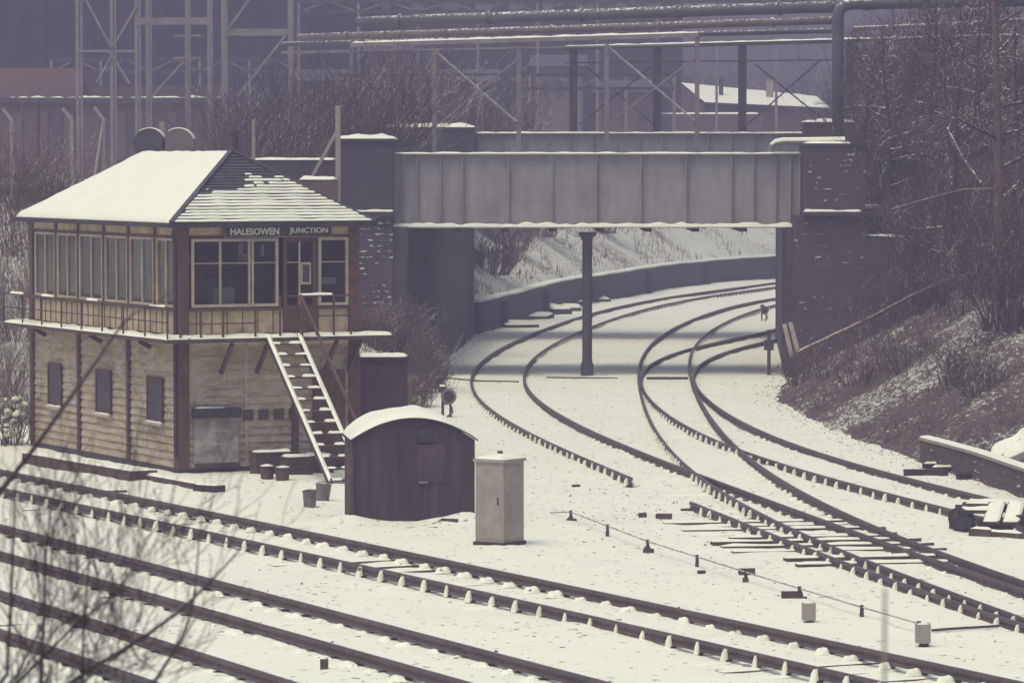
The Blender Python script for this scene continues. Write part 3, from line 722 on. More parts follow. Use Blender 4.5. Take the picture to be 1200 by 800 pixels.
for j in range(nv + 1):
    for i in range(nu + 1):
        u = i / nu * 2 - 1; v = j / nv; x = u * hw * 1.04; y = -.06 + v * (hd + .12)
        ed = min(1, min((1 - abs(u)) * 6, v * 8, (1 - v) * 8)) ** .5 if 0 < v < 1 and abs(u) < 1 else 0
        fade = 0.25 + 0.75 * sstep(1.0, 0.35, u)
        if u < -.55 and v < .2: ed *= 0.9
        vs.append((x, y, arch(x) + .045 + ed * 0.10 * fade * (1 + .5 * nz(x * 3, y * 3, 4)) - (0.012 if ed == 0 else 0) - (0.07 * max(0, nz(x * 4, 1, 8)) if v == 0 and u < -.3 else 0)))
m.add(vs, [(j * (nu + 1) + i, j * (nu + 1) + i + 1, (j + 1) * (nu + 1) + i + 1, (j + 1) * (nu + 1) + i) for j in range(nv) for i in range(nu)], snow)
m.build('snow_cap', rfh, smooth=True)
m = MB(); m.box(0.05, 0.55, -.03, -.007, .72, 1.38, hutpatch); pn = m.build('door_panel', hut)
m = MB(); m.box(0.08, 0.25, -.06, -.031, .70, .73, psteel); m.build('hasp', pn)
m = MB(); m.box(0.05, 0.34, -.035, -.007, 1.42, 1.66, black); m.build('vent', hut)
m = MB(); m.tube([(-hw - .03, -.02, -.05), (-hw - .03, -.02, 1.15)], .05, 6, brown); m.build('guard_post', hut)

# grey concrete cabinet
c = G(590, 641)
cab = thing('relay_cabinet', 'tall pale grey trackside cabinet beside the dark arched hut', 'cabinet', (c.x, c.y, 0), math.radians(-35))
m = MB(); m.box(-.57, 0, 0, .59, -.05, 1.40, concrete); m.build('body', cab)
m = MB(); m.box(-.60, .03, -.03, .62, 1.401, 1.45, concrete); ld = m.build('lid', cab)
m = MB(); m.snowcap(-.59, .02, -.02, .61, 1.451, .05, edge=.1); m.build('snow_cap', ld)
m = MB(); m.box(-.54, -.03, -.008, 0, .12, 1.34, pconc); m.build('door', cab)
m = MB(); m.box(.0005, .008, .05, .54, .12, 1.34, pconc); sp_ = m.build('side_panel', cab); m = MB(); m.box(.009, .014, .18, .42, 1.05, 1.2, concrete); m.build('vent', sp_)
m = MB(); m.box(-.12, -.09, -.02, -.009, .7, .82, dsteel); m.build('handle', cab)
m = MB(); m.box(-.60, .03, -.03, .0, -.05, .07, black); m.box(.007, .03, 0, .62, -.05, .07, black); m.build('base', cab)

# dark tool shed behind
c = at(450, 500, 88); 
sh = thing('tool_shed', 'narrow dark tarred shed between the signal box and the brick wing wall', 'shed', (c.x, 88, 0), math.radians(3))
m = MB(); m.box(-.52, .52, 0, 1.2, -.1, 2.0, hutm); m.build('body', sh)
m = MB(); m.box(-.56, .56, -.05, 1.25, 2.001, 2.06, black); m.snowcap(-.55, .55, -.04, 1.2, 2.061, .02, edge=.05, rough=1.6); m.build('roof', sh)
m = MB(); m.box(-.42, .42, -.025, -.001, .05, 1.85, hutpatch); d_ = m.build('door', sh); m = MB(); m.box(-.22, .22, -.05, -.026, 1.62, 1.69, black); m.build('hinge', d_)

# boxes, bins, buckets
def bucket_thing(px, py, label, r=.135, h=.3, group='buckets by the foot of the stairs', mat=None, tilt=0):
    c = G(px, py); t = thing('bucket', label, 'bucket', (c.x, c.y, gz(c.x, c.y)), random.uniform(0, 6), group)
    t.rotation_euler[0] = tilt
    m = MB(); mt = mat or bucket
    m.tube([(0, 0, -.02), (0, 0, h)], [r * .8, r], 14, mt, cap=False); m.tube([(0, 0, h - .02), (0, 0, h)], [r * 1.03, r * 1.05], 14, mt, cap=False)
    m.add([(r * .95 * math.cos(a), r * .95 * math.sin(a), h - .04) for a in np.linspace(0, 2 * math.pi, 14, endpoint=False)], [tuple(range(14))], dbrown)
    m.build('pail', t)
    m = MB(); m.tube([(r * math.cos(a), 0.0 + .03 * math.sin(a), h + r * .25 * math.sin(a) - .01) for a in np.linspace(0, math.pi, 9)], .008, 5, black); m.build('handle', t)
    return t
bucket_thing(363, 595, 'leftmost and nearer of the two metal buckets left of the arched hut')
bucket_thing(378, 588, 'right-hand metal bucket, close against the arched hut', .15, .32, tilt=.1)
b1 = bucket_thing(313, 563, 'snow-topped tub left of its twin in front of the white hatch side', .15, .26, 'snow-topped tubs against the signal box', dbrown)
b2 = bucket_thing(331, 564, 'snow-topped tub nearest the brown wall post under the stairs', .155, .26, 'snow-topped tubs against the signal box', dbrown)
for b_, r in ((b1, .15), (b2, .155)):
    m = MB(); m.tube([(0, 0, .25), (0, 0, .275), (0, 0, .295)], [r * .98, r * .85, .03], 12, snow); m.build('snow_cap', b_)
def crate(px, py, w, d, h, label, snowy=True, ang=BANG, mat=None, name='wooden_crate', cat='crate', group=None):
    c = G(px, py); t = thing(name, label, cat, (c.x, c.y, gz(c.x, c.y)), ang, group)
    m = MB(); m.box(-w / 2, w / 2, 0, d, -.05, h, mat or dbrown)
    for k in (1, 2): z = h * k / 3; m.box(-w / 2 - .004, w / 2 + .004, -.006, 0, z - .006, z + .006, black)
    m.build('body', t); m = MB(); m.box(-w / 2 - .02, w / 2 + .02, -.02, d + .02, h + .001, h + .03, mat or dbrown); l = m.build('lid', t)
    if snowy: m = MB(); m.snowcap(-w / 2 - .02, w / 2 + .02, -.02, d + .02, h + .031, .04, edge=.06); m.build('snow_cap', l)
crate(322, 556, .8, .35, .42, 'long dark coal bunker box with thin snow against the signal box wall')
crate(352, 558, .55, .4, .33, 'low snow-topped crate beneath the middle of the stairs')
crate(378, 554, .5, .4, .34, 'dark crate under the lower stairs beside the brown door')

# timber walkway baulks by the box
def baulk(pxa, pya, pxb, pyb, w, h, label, mat, sn_=True, name='timber_baulk', z=0.0, group='timber baulks laid beside the signal box'):
    a, b = G(pxa, pya, z), G(pxb, pyb, z); c = (a + b) / 2; an = math.atan2(b.y - a.y, b.x - a.x); l = (b - a).length
    t = thing(name, label, 'timber', (c.x, c.y, z), an, group)
    m = MB(); m.box(-l / 2, l / 2, 0, w, -.05, h, mat); m.build('beam', t)
    if sn_: m = MB(); m.quadsnow((-l / 2, .005, h), (l / 2, .005, h), (l / 2, w, h), (-l / 2, w, h), int(l / .12), 5, .035, snow, .06); m.build('snow_cap', t)
baulk(26, 543, 152, 565, .6, .22, 'thick dark baulk along the foot of the signal box side', dbrown)
baulk(0, 554, 120, 580, .5, .08, 'thin brown plank edging left in front of the thick baulk', brown)
baulk(148, 560, 236, 576, .35, .13, 'snow-covered baulk that ends by the white hatch corner', dbrown)
baulk(226, 577, 251, 579, .3, .16, 'short dark block lying off the end of the snowy baulk', black)

# ================================================================ BRIDGE
YA, YB = 117.5, 140.0
ab = thing('bridge_abutment', 'dark brick abutment and square pillar at the left end of the girder bridge', 'abutment', (-3.4, YA, 0), 0, 'bridge abutments')
def build_abut_left():
    xL, xR = at(395, 200, YA).x, at(462, 200, YA).x
    o = (-3.4, YA, 0)
    m = MB(); m.box(xL, xR, YA - .6, YA + 1.2, 4.85, 6.88, bluebrick); m.build('pillar', ab, o)
    m = MB(); m.box(xL - .05, xR + .05, YA - .66, YA + 1.26, 6.881, 6.96, bluebrick); cpn = m.build('coping', ab, o)
    m = MB(); m.snowcap(xL - .05, xR + .08, YA - .66, YA + 1.2, 6.961, .10, edge=.45); m.build('snow_cap', cpn, o)
    m = MB(); m.box(xL + .5, xR + .02, YA - .75, YA + 1.2, 4.70, 4.849, bluebrick); lg = m.build('string_course', ab, o)
    m = MB(); m.snowcap(xL + .5, xR + .02, YA - .76, YA - .58, 4.851, .04, edge=.05); m.build('snow_cap', lg, o)
    m = MB(); m.box(at(420, 300, YA).x - 4.5, at(461, 300, YA).x, YA - .55, YA + .5, -.2, 4.699, bluebrick_s); m.build('wing_wall', ab, o)
    m = MB(); x0 = at(461, 300, YA).x + .001; poly = [(x0, YA - .5), (at(478, 300, YA).x, YA - .5), (at(478, 300, YA).x, YA + .9), (-2.4, YA + 1.6), (-1.35, 143.0), (-5, 143.0), (x0, YA + 1)]
    n = len(poly); vs = [(a, b, -.3) for a, b in poly] + [(a, b, 4.38) for a, b in poly]
    m.add(vs, [tuple(range(n))[::-1], tuple(range(n, 2 * n))] + [(i, (i + 1) % n, (i + 1) % n + n, i + n) for i in range(n)], bluebrick); m.build('abutment_wall', ab, o)
build_abut_left()
ar = thing('bridge_abutment', 'brick abutment and pillar patched with red at the right end of the girder bridge', 'abutment', (9.0, YA, 0), 0, 'bridge abutments')
def build_abut_right():
    xL, xR = at(940, 200, YA).x, at(1012, 200, YA).x; o = (9.0, YA, 0)
    m = MB(); m.box(xL, xR, YA - .6, YA + 1.2, 4.85, 6.75, mixbrick); m.build('pillar', ar, o)
    m = MB(); m.box(xL - .05, xR + .05, YA - .66, YA + 1.26, 6.751, 6.82, bluebrick); cpn = m.build('coping', ar, o)
    m = MB(); m.snowcap(xL - .02, xR - .4, YA - .66, YA + 1.2, 6.821, .05, edge=.3); m.build('snow_cap', cpn, o)
    m = MB(); m.box(xL - .02, xR + .9, YA - .75, YA + 1.2, 4.72, 4.849, bluebrick); lg = m.build('string_course', ar, o)
    m = MB(); m.snowcap(xL - .02, xR - .1, YA - .76, YA - .58, 4.851, .05, edge=.05); m.build('snow_cap', lg, o)
    m = MB(); m.box(xL - .3, xR + .1, YA - .55, YA + .5, -.2, 4.719, mixbrick)
    m.build('front_wall', ar, o)
    m = MB(); poly = [(at(919, 300, YA).x, YA - .45), (xL - .301, YA - .45), (13, YA + .501), (13, 143), (9.45, 143)]
    poly = [(at(919, 300, YA).x, YA - .45), (xL - .301, YA - .45), (xL - .301, YA + .51), (13, YA + .51), (13, 143), (9.4, 143)]
    n = len(poly); vs = [(a, b, -.3) for a, b in poly] + [(a, b, 4.38) for a, b in poly]
    m.add(vs, [tuple(range(n))[::-1], tuple(range(n, 2 * n))] + [(i, (i + 1) % n, (i + 1) % n + n, i + n) for i in range(n)], bluebrick); m.build('abutment_wall', ar, o)
build_abut_right()
ww = MB(); x0, x1 = at(1012, 250, 117.2).x, at(1125, 250, 117.2).x
ww.add([(x0, 117.0, 0), (x1, 116.2, 0), (x1, 116.6, 0), (x0, 117.5, 0), (x0, 117.0, 4.15), (x1, 116.2, 4.0), (x1, 116.6, 4.0), (x0, 117.5, 4.15)], [(0, 1, 5, 4), (4, 5, 6, 7), (2, 3, 7, 6), (1, 2, 6, 5), (3, 0, 4, 7)], bluebrick)
wt = thing('wing_wall', 'dark brick wing wall with thin snow coping right of the bridge pillar', 'wall', (x0, 117, 0)); ww.build('wall', wt, (x0, 117, 0))
m = MB(); m.quadsnow((x0, 116.95, 4.16), (x1, 116.15, 4.01), (x1, 116.6, 4.01), (x0, 117.5, 4.16), 60, 4, .04, snow, .05, rough=.9); m.build('snow_cap', wt, (x0, 117, 0))

def plate_girder(name_label, Y, pxa, pxb, z0, z1, stiffs, snow_low=True, thick=.5):
    xa, xb = at(pxa, 200, Y).x, at(pxb, 200, Y).x; o = (xa, Y, z0)
    t = thing('bridge_girder', name_label, 'girder', o, 0, 'riveted plate girders')
    m = MB(); m.box(xa, xb, Y - .01, Y + .01, z0 + .04, z1 - .04, girder)
    m.box(xa, xb, Y - .035, Y - .011, z0 + .04, z0 + .14, girder); m.box(xa, xb, Y - .035, Y - .011, z1 - .14, z1 - .04, girder); m.build('web', t, o)
    m = MB(); m.box(xa, xb, Y - .17, Y + .17, z1 - .04, z1, girder); tf = m.build('top_flange', t, o)
    m = MB(); m.snowcap(xa, xb, Y - .17, Y + .17, z1 + .001, .035, edge=.04, step=.16, rough=.5); m.build('snow_ridge', tf, o)
    m = MB(); m.box(xa, xb, Y - .20, Y + .20, z0, z0 + .04, girder); bf = m.build('bottom_flange', t, o)
    if snow_low:
        m = MB()
        m.quadsnow((xa, Y - .205, z0 + .041), (xb, Y - .205, z0 + .041), (xb, Y - .036, z0 + .041), (xa, Y - .036, z0 + .041), 160, 4, .10, snow, .08, rough=.5, droop=.02); m.build('snow_ridge', bf, o)
    for px in stiffs:
        x = at(px, 200, Y).x; m = MB(); m.box(x - .05, x + .05, Y - .05, Y - .036, z0 + .05, z1 - .05, girder); m.box(x - .012, x + .012, Y - .155, Y - .05, z0 + .06, z1 - .05, girder)
        m.build('stiffener', t, o)
    return t
zA0, zA1 = at(700, 267, YA).z, at(700, 180, YA).z
plate_girder('near grey riveted plate girder with snow along its bottom flange, over the tracks', YA, 459, 940, zA0, zA1, [463, 473, 489, 516, 542, 596, 647, 699, 751, 804, 857, 883, 909, 926, 937])
m = MB(); m.box(-3.3, 8.4, YA + .22, YA + 4.98, zA0 + .02, zA0 + .3, dsteel)
for k in range(9): x = -3 + k * 1.4; m.box(x - .1, x + .1, YA + .25, YA + 4.9, zA0 - .12, zA0 + .019, dsteel)
tag(m.build('bridge_deck', None, (2.5, YA + 2.5, zA0)), 'road deck carried between the girders of the near bridge', 'bridge deck')
m = MB(); m.box(-90, -4.9, YA + .5, YA + 5, 4.955, 4.965, roadm); m.box(9.3, 60, YA + .9, YA + 5, 4.905, 4.915, roadm); struct(m, 'road')
# far bridge
zB1 = at(700, 156, YB).z
plate_girder('rear plate girder seen just above the near bridge, behind the steel frames', YB, 445, 945, zB1 - 2.0, zB1, list(range(452, 945, 27)), False)
m = MB(); m.box(-5, 11, YB + .21, YB + 5, zB1 - 1.9, zB1 - 1.6, dsteel); tag(m.build('bridge_deck', None, (2.5, YB + 2, zB1 - 1.9)), 'deck behind the rear girder, above the shadowed track', 'bridge deck')
def cap_pillar(pxa, pxb, ytop, Y, label, mat, th):
    xa, xb = at(pxa, 150, Y).x, at(pxb, 150, Y).x; zt = at(700, ytop, Y).z; o = ((xa + xb) / 2, Y, 4.4)
    t = thing('brick_pillar', label, 'pillar', o, 0); m = MB(); m.box(xa, xb, Y - .5, Y + 1.3, 4.386, zt, mat); m.build('shaft', t, o)
    m = MB(); m.box(xa - .06, xb + .06, Y - .56, Y + 1.36, zt + .001, zt + .08, mat); c_ = m.build('coping', t, o)
    m = MB(); m.snowcap(xa - .05, xb + .05, Y - .56, Y + 1.3, zt + .081, th, edge=.5); m.build('snow_cap', c_, o)
cap_pillar(447, 556, 152, YB - 1, 'broad low brick pillar with thin snow at the left end of the rear girder', bluebrick, .12)
cap_pillar(942, 1000, 146, YB - 1, 'brick pillar with snow cap behind the snowy pipe at the right end of the rear girder', mixbrick, .10)

# column
c = G(688, 440); YC = c.y
cl = thing('bridge_column', 'slim iron column standing in the snow under the middle of the near girder', 'column', (c.x, c.y, 0))
m = MB(); zt = zA0 - .13
m.tube([(0, 0, .5), (0, 0, 2.4), (0, 0, zt - .25)], .145, 12, dsteel); m.build('shaft', cl)
m = MB(); m.tube([(0, 0, -.1), (0, 0, .34), (0, 0, .38), (0, 0, .5)], [.19, .19, .16, .15], 12, dsteel); m.build('base', cl)
m = MB(); m.tube([(0, 0, 2.42), (0, 0, 2.55)], .175, 12, dsteel); m.tube([(0, 0, 1.7), (0, 0, 1.76)], .165, 12, dsteel); m.build('collar', cl)
m = MB(); m.tube([(0, 0, zt - .25), (0, 0, zt - .12)], [.15, .2], 12, dsteel); m.box(-.25, .25, -.25, .25, zt - .12, zt, dsteel); m.build('capital', cl)
cl.location.y = max(cl.location.y, YA - .0)

# snow-covered pipe on right pillar
m = MB(); t = thing('pipe', 'short snow-covered pipe bent down at its left end on the right pillar', 'pipe', at(940, 170, YA - .3)); o = tuple(t.location)
pp = [at(903, 178, YA - .3), at(904, 172, YA - .3), at(909, 168, YA - .3), at(917, 166.5, YA - .3), at(990, 165.5, YA - .3)]
m.tube(pp, .085, 10, psteel); m.build('tube', t, o)
m = MB(); m.tube([p_ + Vector((0, 0, .04)) for p_ in pp[1:]], [.07, .085, .09, .09], 8, snow); m.build('snow_cap', t, o)

# ================================================================ GANTRIES AND PIPES above the bridge
def beamz(m, pa, pb, z, w, h, mat):      # beam of constant height z whose ends are seen at two photo points
    a, b = G(pa[0], pa[1], z), G(pb[0], pb[1], z); m.beam(a, b, w, h, mat); return a, b
def frame(label, Yl, Yr, pxl, pxr, ytl, ytr, posts, xb, mat, zbase, snowtop=True, midy=None, w=.14):
    a, b = at(pxl, ytl, Yl), at(pxr, ytr, Yr); o = tuple(a)
    t = thing('pipe_gantry', label, 'gantry', o, 0, 'steel pipe gantries behind the bridge')
    def Y_of(px): # intersection of column px with the vertical plane through a-b
        k = (px - 600) / F; d = b - a; s = (k * a.y - a.x) / (d.x - k * d.y); return s
    def P_of(px, py):
        s = Y_of(px); Y = a.y + (b.y - a.y) * s; return at(px, py, Y)
    m = MB(); m.beam(a, b, .16, .13, mat); tb = m.build('top_beam', t, o)
    if snowtop:
        m = MB(); up = Vector((0, 0, .067)); s_ = Vector((0, .08, 0)); m.quadsnow(a + up - s_, b + up - s_, b + up + s_, a + up + s_, 90, 3, .045, snow, .03); m.build('snow_ridge', tb, o)
    if midy:
        m = MB(); m.beam(P_of(pxl + 3, midy[0]), P_of(pxr - 3, midy[1]), .06, .05, mat); m.build('lower_rail', t, o)
    for px in posts:
        p_ = P_of(px, 100); s = Y_of(px); zt_ = a.z + (b.z - a.z) * s
        m = MB(); q = Vector((p_.x, p_.y, zbase)); r_ = Vector((p_.x, p_.y, zt_ - .066)); m.beam(q, r_, w, .03, mat, Vector((0, 1, 0)))
        for sx in (-1, 1): dx = Vector((sx * (w / 2 - .01), 0, 0)); m.beam(q + dx + Vector((0, .07, 0)), r_ + dx + Vector((0, .07, 0)), .02, .1, mat, Vector((0, 1, 0)))
        m.build('post', t, o)
    for (x0, y0, x1, y1) in xb:
        m = MB(); m.beam(P_of(x0, y0) + Vector((0, -.05, 0)), P_of(x1, y1) + Vector((0, -.05, 0)), .06, .05, mat); m.build('brace', t, o)
    return t
frame('front steel frame with two pale X braces standing behind the near girder', 128, 123.5, 412, 820, 53, 41, [509, 608, 711, 817], [(512, 62, 606, 144), (606, 70, 514, 145), (714, 56, 815, 143), (815, 68, 714, 144)], steel, 4.97, True, (60, 52))
frame('rear dark steel frame with X braces in front of the white-roofed shed', 147, 143.5, 660, 1196, 57, 43, [672, 770, 870, 996], [(685, 77, 766, 146), (764, 78, 680, 146), (885, 76, 962, 138), (962, 70, 876, 146)], dsteel, 5.3, True, (74, 68), .30)
m = MB(); t = thing('steel_bracket', 'pale steel stub with a snowy diagonal left of the front frame', 'bracket', at(410, 60, 130)); o = tuple(t.location)
m.beam(at(330, 62, 130), at(412, 60, 130), .1, .1, steel); m.build('arm', t, o); m = MB(); m.beam(at(412, 50, 130), at(412, 85, 130), .1, .1, steel); m.build('post', t, o); m = MB(); m.beam(at(375, 68, 130), at(405, 108, 130), .07, .07, psteel); m.build('strut', t, o)
def hpipe(label, pts, Y, r, mat, snowy=True, name='overhead_pipe', flange=0):
    P_ = [at(px, py, y_) for (px, py), y_ in zip(pts, Y)]; o = tuple(P_[0])
    t = thing(name, label, 'pipe', o, 0, 'large overhead works pipes'); m = MB(); m.tube(P_, r, 14, mat); m.build('tube', t, o, smooth=True)
    if snowy:
        m = MB(); m.tube([q + Vector((0, 0, r * .55)) for q in P_], r * .62, 8, snow); m.build('snow_ridge', t, o)
    for k in range(flange):
        q = P_[0].lerp(P_[-1], (k + .5) / flange); d = (P_[-1] - P_[0]).normalized() * .05; m = MB(); m.tube([q - d, q + d], r * 1.25, 14, mat); m.build('flange', t, o)
hpipe('brown lagged pipe running just above the top of the front steel frame', [(350, 44), (975, 24)], (146, 132), .13, pipem, False, flange=5)
hpipe('grey pipe running above the brown lagged pipe', [(420, 26), (975, 8)], (149, 134), .20, pipeg, False, flange=5)
hpipe('long thin dark pipe immediately under the brown lagged pipe', [(330, 52), (975, 36)], (150, 136), .09, pipeg, False)
hpipe('tall grey riser pipe curving over at the top behind the right pillar', [(982, 190), (982, 60), (982, 22), (984, 12), (990, 7), (998, 5), (1200, 1)], (129,) * 7, .19, pipeg, False, flange=0)
hpipe('snow-topped pipe running right from the tall riser at the top of the view', [(1012, 9), (1110, 3), (1200, -4)], (131,) * 3, .10, pipem, True)
m = MB(); c = at(1012, 100, 131.5); m.box(-.13, .13, -.1, .1, 0, 4.9 + .0, orangebrick); o = m.build('orange_post', None, None); o.location = (c.x, c.y, 4.9); tag(o, 'rusty orange upright post just right of the tall riser pipe', 'post')
hpipe('snow-streaked pipe along the hillside behind the right-hand tree, upper one', [(1000, 34), (1100, 30), (1200, 24)], (150,) * 3, .08, pipem, True)

# ================================================================ LEFT WORKS: towers, buildings, fence
def tower(label, Y, verts, horis, diags, ztop=20, w=.13, mat=towersteel):
    o = tuple(at(verts[0], 150, Y)); o = (o[0], Y, 4.95)
    t = thing('lattice_tower', label, 'lattice tower', o, 0, 'steel lattice frames of the works')
    dd = 1.6
    for px in verts:
        x = at(px, 100, Y).x; m = MB(); m.beam((x, Y, 4.95), (x, Y, ztop), w, w, mat); m.build('leg', t, o)
        m = MB(); m.beam((x, Y + dd, 4.95), (x, Y + dd, ztop), w * .7, w * .7, mat); m.build('leg', t, o)
    for px0, px1, py, h in horis:
        a, b = at(px0, py, Y), at(px1, py, Y); m = MB(); m.beam(a, b, .12, h, mat); m.build('cross_beam', t, o)
        m = MB(); m.beam(a, a + Vector((0, dd, 0)), .1, .1, mat); m.build('cross_beam', t, o)
    for (x0, y0, x1, y1) in diags:
        m = MB(); m.beam(at(x0, y0, Y - .1), at(x1, y1, Y - .1), .07, .09, mat); m.build('brace', t, o)
tower('leftmost lattice frame with star-shaped bracing above the signal box roof', 168, [91, 131, 160], [(91, 160, 60, .1), (91, 160, -30, .15)], [(98, -5, 131, 57), (160, 8, 131, 57), (131, 65, 112, 98), (131, 65, 152, 98)], 16)
tower('middle lattice frame with a thick buff cross beam at its top', 172, [173, 219, 245], [(160, 245, 25, .3), (205, 235, 42, .08), (205, 235, 68, .08)], [(215, 72, 172, 120)], 16)
tower('right lattice frame with a long diagonal brace, left of the pipes', 165, [262, 340], [(262, 340, 38, .28)], [(268, 33, 296, -6), (278, 113, 336, 40)], 16, .17)
# buildings
def building(name, label, x0, x1, y0, y1, z0, z1, mat, rise=0, roofm=None):
    o = ((x0 + x1) / 2, y0, z0); t = thing(name, label, 'building', o); m = MB(); m.box(x0, x1, y0, y1, z0, z1, mat); m.build('wall', t, o)
    if rise:
        m = MB(); ym = (y0 + y1) / 2; m.add([(x0 - .3, y0 - .3, z1 + .01), (x1 + .3, y0 - .3, z1 + .01), (x1 + .3, y1 + .3, z1 + .01), (x0 - .3, y1 + .3, z1 + .01), (x0 - .3, ym, z1 + rise), (x1 + .3, ym, z1 + rise)], [(0, 1, 5, 4), (2, 3, 4, 5), (0, 4, 3), (1, 2, 5), (0, 3, 2, 1)], roofm)
        m.build('roof', t, o)
    return t, o
Yb = 190; xl = at(-40, 100, Yb).x; xr = at(262, 100, Yb).x; zt = at(100, 118, Yb).z
t, o = building('brick_works', 'long low brick works building behind the lattice frames at upper left', xl, xr, Yb, Yb + 9, 4.9, zt, redbrick)
m = MB(); m.box(xl - .2, xr + .2, Yb - .3, Yb, zt - .12, zt + .14, dsteel); m.quadsnow((xl, Yb - .3, zt + .141), (xr, Yb - .3, zt + .141), (xr, Yb - .05, zt + .141), (xl, Yb - .05, zt + .141), 60, 3, .03, snow, .05, rough=2.0); m.build('gutter', t, o)
for k in range(10):
    x = xl + 1.0 + k * (xr - xl) / 10; f = MB(); f.box(x, x + .45, Yb - .12, Yb - .001, 5.0, zt - .5, redbrick); f.build('pilaster', t, o)
    if k in (2, 4, 5, 7, 9): f = MB(); f.box(x + .6, x + 1.1, Yb - .05, Yb - .002, 6.9, zt - .7, dsteel); f.build('window', t, o)
t, o = building('brick_works', 'orange-brown brick block above the low works roof in the top left corner', xl, at(88, 100, 196).x, 199.5, 205, 4.9, at(50, 80, 199.5).z, orangebrick)
t, o = building('brick_works', 'dull pink brick strip of wall seen between the lattice frames', at(88, 100, 199.5).x + .1, at(262, 100, 199.5).x, 200, 206, 4.9, at(50, 101, 200).z, redbrick)
t, o = building('factory_shed', 'huge dark clad factory shed filling the top left background', -60, at(405, 100, 240).x, 240, 275, 4.9, 24, cladm)
for k in range(24): x = -44 + k * 1.45; m = MB(); m.box(x - .1, x + .1, 239.8, 239.999, 4.9, 24, cladm); m.build('cladding_rib', t, o)
t, o = building('factory_shed', 'long purple-grey factory wall behind the overhead pipes', at(405, 100, 262).x, at(800, 100, 262).x, 262, 285, 4.9, 20, clad2)
for k in range(12): x = -10.5 + k * 1.9; m = MB(); m.box(x - .12, x + .12, 261.7, 261.999, 4.9, 20, clad2); m.build('cladding_rib', t, o)
for k in range(9): x = -9 + k * 2.2; m = MB(); m.box(x, x + 1.1, 261.9, 261.99, 15.6, 16.3, pipem); m.build('window', t, o)
for i, (px, lab) in enumerate(((635, 'leftmost thin inclined strut standing over the overhead pipes'), (738, 'middle thin inclined strut standing over the overhead pipes'), (845, 'rightmost thin inclined strut standing over the overhead pipes'))):
    m = MB(); a = at(px, 26, 150); m.beam(a, at(px + 5, -14, 150), .06, .06, psteel); o_ = m.build('strut', None, tuple(a)); tag(o_, lab, 'strut', 'thin struts over the pipes')
# white-roofed shed
Yh = 226; t = thing('snowy_shed', 'brick shed with a white snow roof seen between the bridge frames at right', 'shed', at(880, 150, Yh)); o = tuple(t.location)
xa, xb = at(765, 100, Yh).x, at(985, 100, Yh).x; ze = at(800, 128, Yh).z
A_ = at(826, 120, 226); B_ = at(973, 126.5, 224); C_ = at(957, 113, 232); D_ = at(798, 97, 236)
m = MB(); lo = lambda v: (v.x, v.y + .25, 4.9)
hi2 = lambda v: (v.x, v.y + .25, v.z - .05)
q = [D_, A_, B_, C_]; vs = [lo(v) for v in q] + [hi2(v) for v in q]
m.add(vs, [(0, 1, 5, 4), (1, 2, 6, 5), (2, 3, 7, 6), (3, 0, 4, 7)], redbrick); m.build('wall', t, o)
m = MB(); dn = Vector((0, 0, -.12)); m.add([A_, B_, C_, D_, A_ + dn, B_ + dn, C_ + dn, D_ + dn], [(0, 1, 2, 3), (4, 7, 6, 5), (0, 4, 5, 1), (1, 5, 6, 2), (2, 6, 7, 3), (3, 7, 4, 0)], slate); r_ = m.build('roof', t, o)
m = MB(); u_ = Vector((0, 0, .02)); m.quadsnow(A_ + u_, B_ + u_, C_ + u_, D_ + u_, 20, 8, .08, snow, .3); m.build('snow_slab', r_, o)
m = MB(); z2 = at(800, 134, Yh - 2).z; m.box(at(764, 100, Yh - 2).x, at(892, 100, Yh - 2).x, Yh - 3.2, Yh - 2.2, 4.9, z2, redbrick); l_ = m.build('lean_to', t, o)
m = MB(); m.snowcap(at(764, 100, Yh - 2).x, at(892, 100, Yh - 2).x, Yh - 3.2, Yh - 2.2, z2 + .001, .08, step=.3, edge=.2); m.build('snow_cap', l_, o)
C_.z = C_.z + .2
m = MB(); m.box(at(845, 100, Yh + 3).x - .12, at(845, 100, Yh + 3).x + .12, Yh + 2.9, Yh + 3.1, C_.z - .5, C_.z + .8, dsteel); m.box(at(902, 100, Yh + 3).x - .2, at(902, 100, Yh + 3).x + .2, Yh + 2.8, Yh + 3.2, C_.z - .6, C_.z + .7, pconc); m.build('chimney', r_, o)

# cranked concrete fence posts and the stump posts
def fpost(px, ytop, Y, label, crank=True, w=.11, mat=None, zb=4.9):
    a = at(px, ytop, Y); t = thing('fence_post', label, 'fence post', (a.x, Y, zb), 0, 'posts behind the signal box')
    m = MB(); h = a.z - zb; m.box(-w / 2, w / 2, -w / 2, w / 2, 0, h - (.0 if not crank else .02), mat or pconc); m.build('shaft', t)
    if crank: m = MB(); m.beam((0, 0, h - .03), (-.26, -.05, h + .3), w * .85, w * .85, mat or pconc); m.build('cranked_top', t)
fpost(14, 140, 116, 'cranked concrete fence post nearest the left edge', True)
fpost(84, 139, 116, 'pale cranked concrete fence post left of the signal box roof')
fpost(121, 138, 118, 'cranked concrete fence post with a leaning stay, behind the roof slope')
m = MB(); a = at(120, 150, 118); m.beam(a, (a.x - .3, 117.5, 4.95), .08, .08, pconc); tag(m.build('post_stay', None, tuple(a)), 'thin leaning stay propped against the third fence post', 'stay')
fpost(190, 142, 117, 'short pale post between the two cable drums', False, .15)
fpost(297, 140, 116, 'pale post rising behind the stove flue', False, .10)
fpost(45, 118, 120, 'thin dark post between the two leftmost cranked posts', False, .08, dbrown)
m = MB(); a = at(396, 124, 114); t = thing('braced_post', 'tall pale post with a slanting stay against the left bridge pillar', 'post', (a.x, 114, 0)); m.box(-.07, .07, -.07, .07, 1.5, a.z, pconc); m.build('shaft', t)
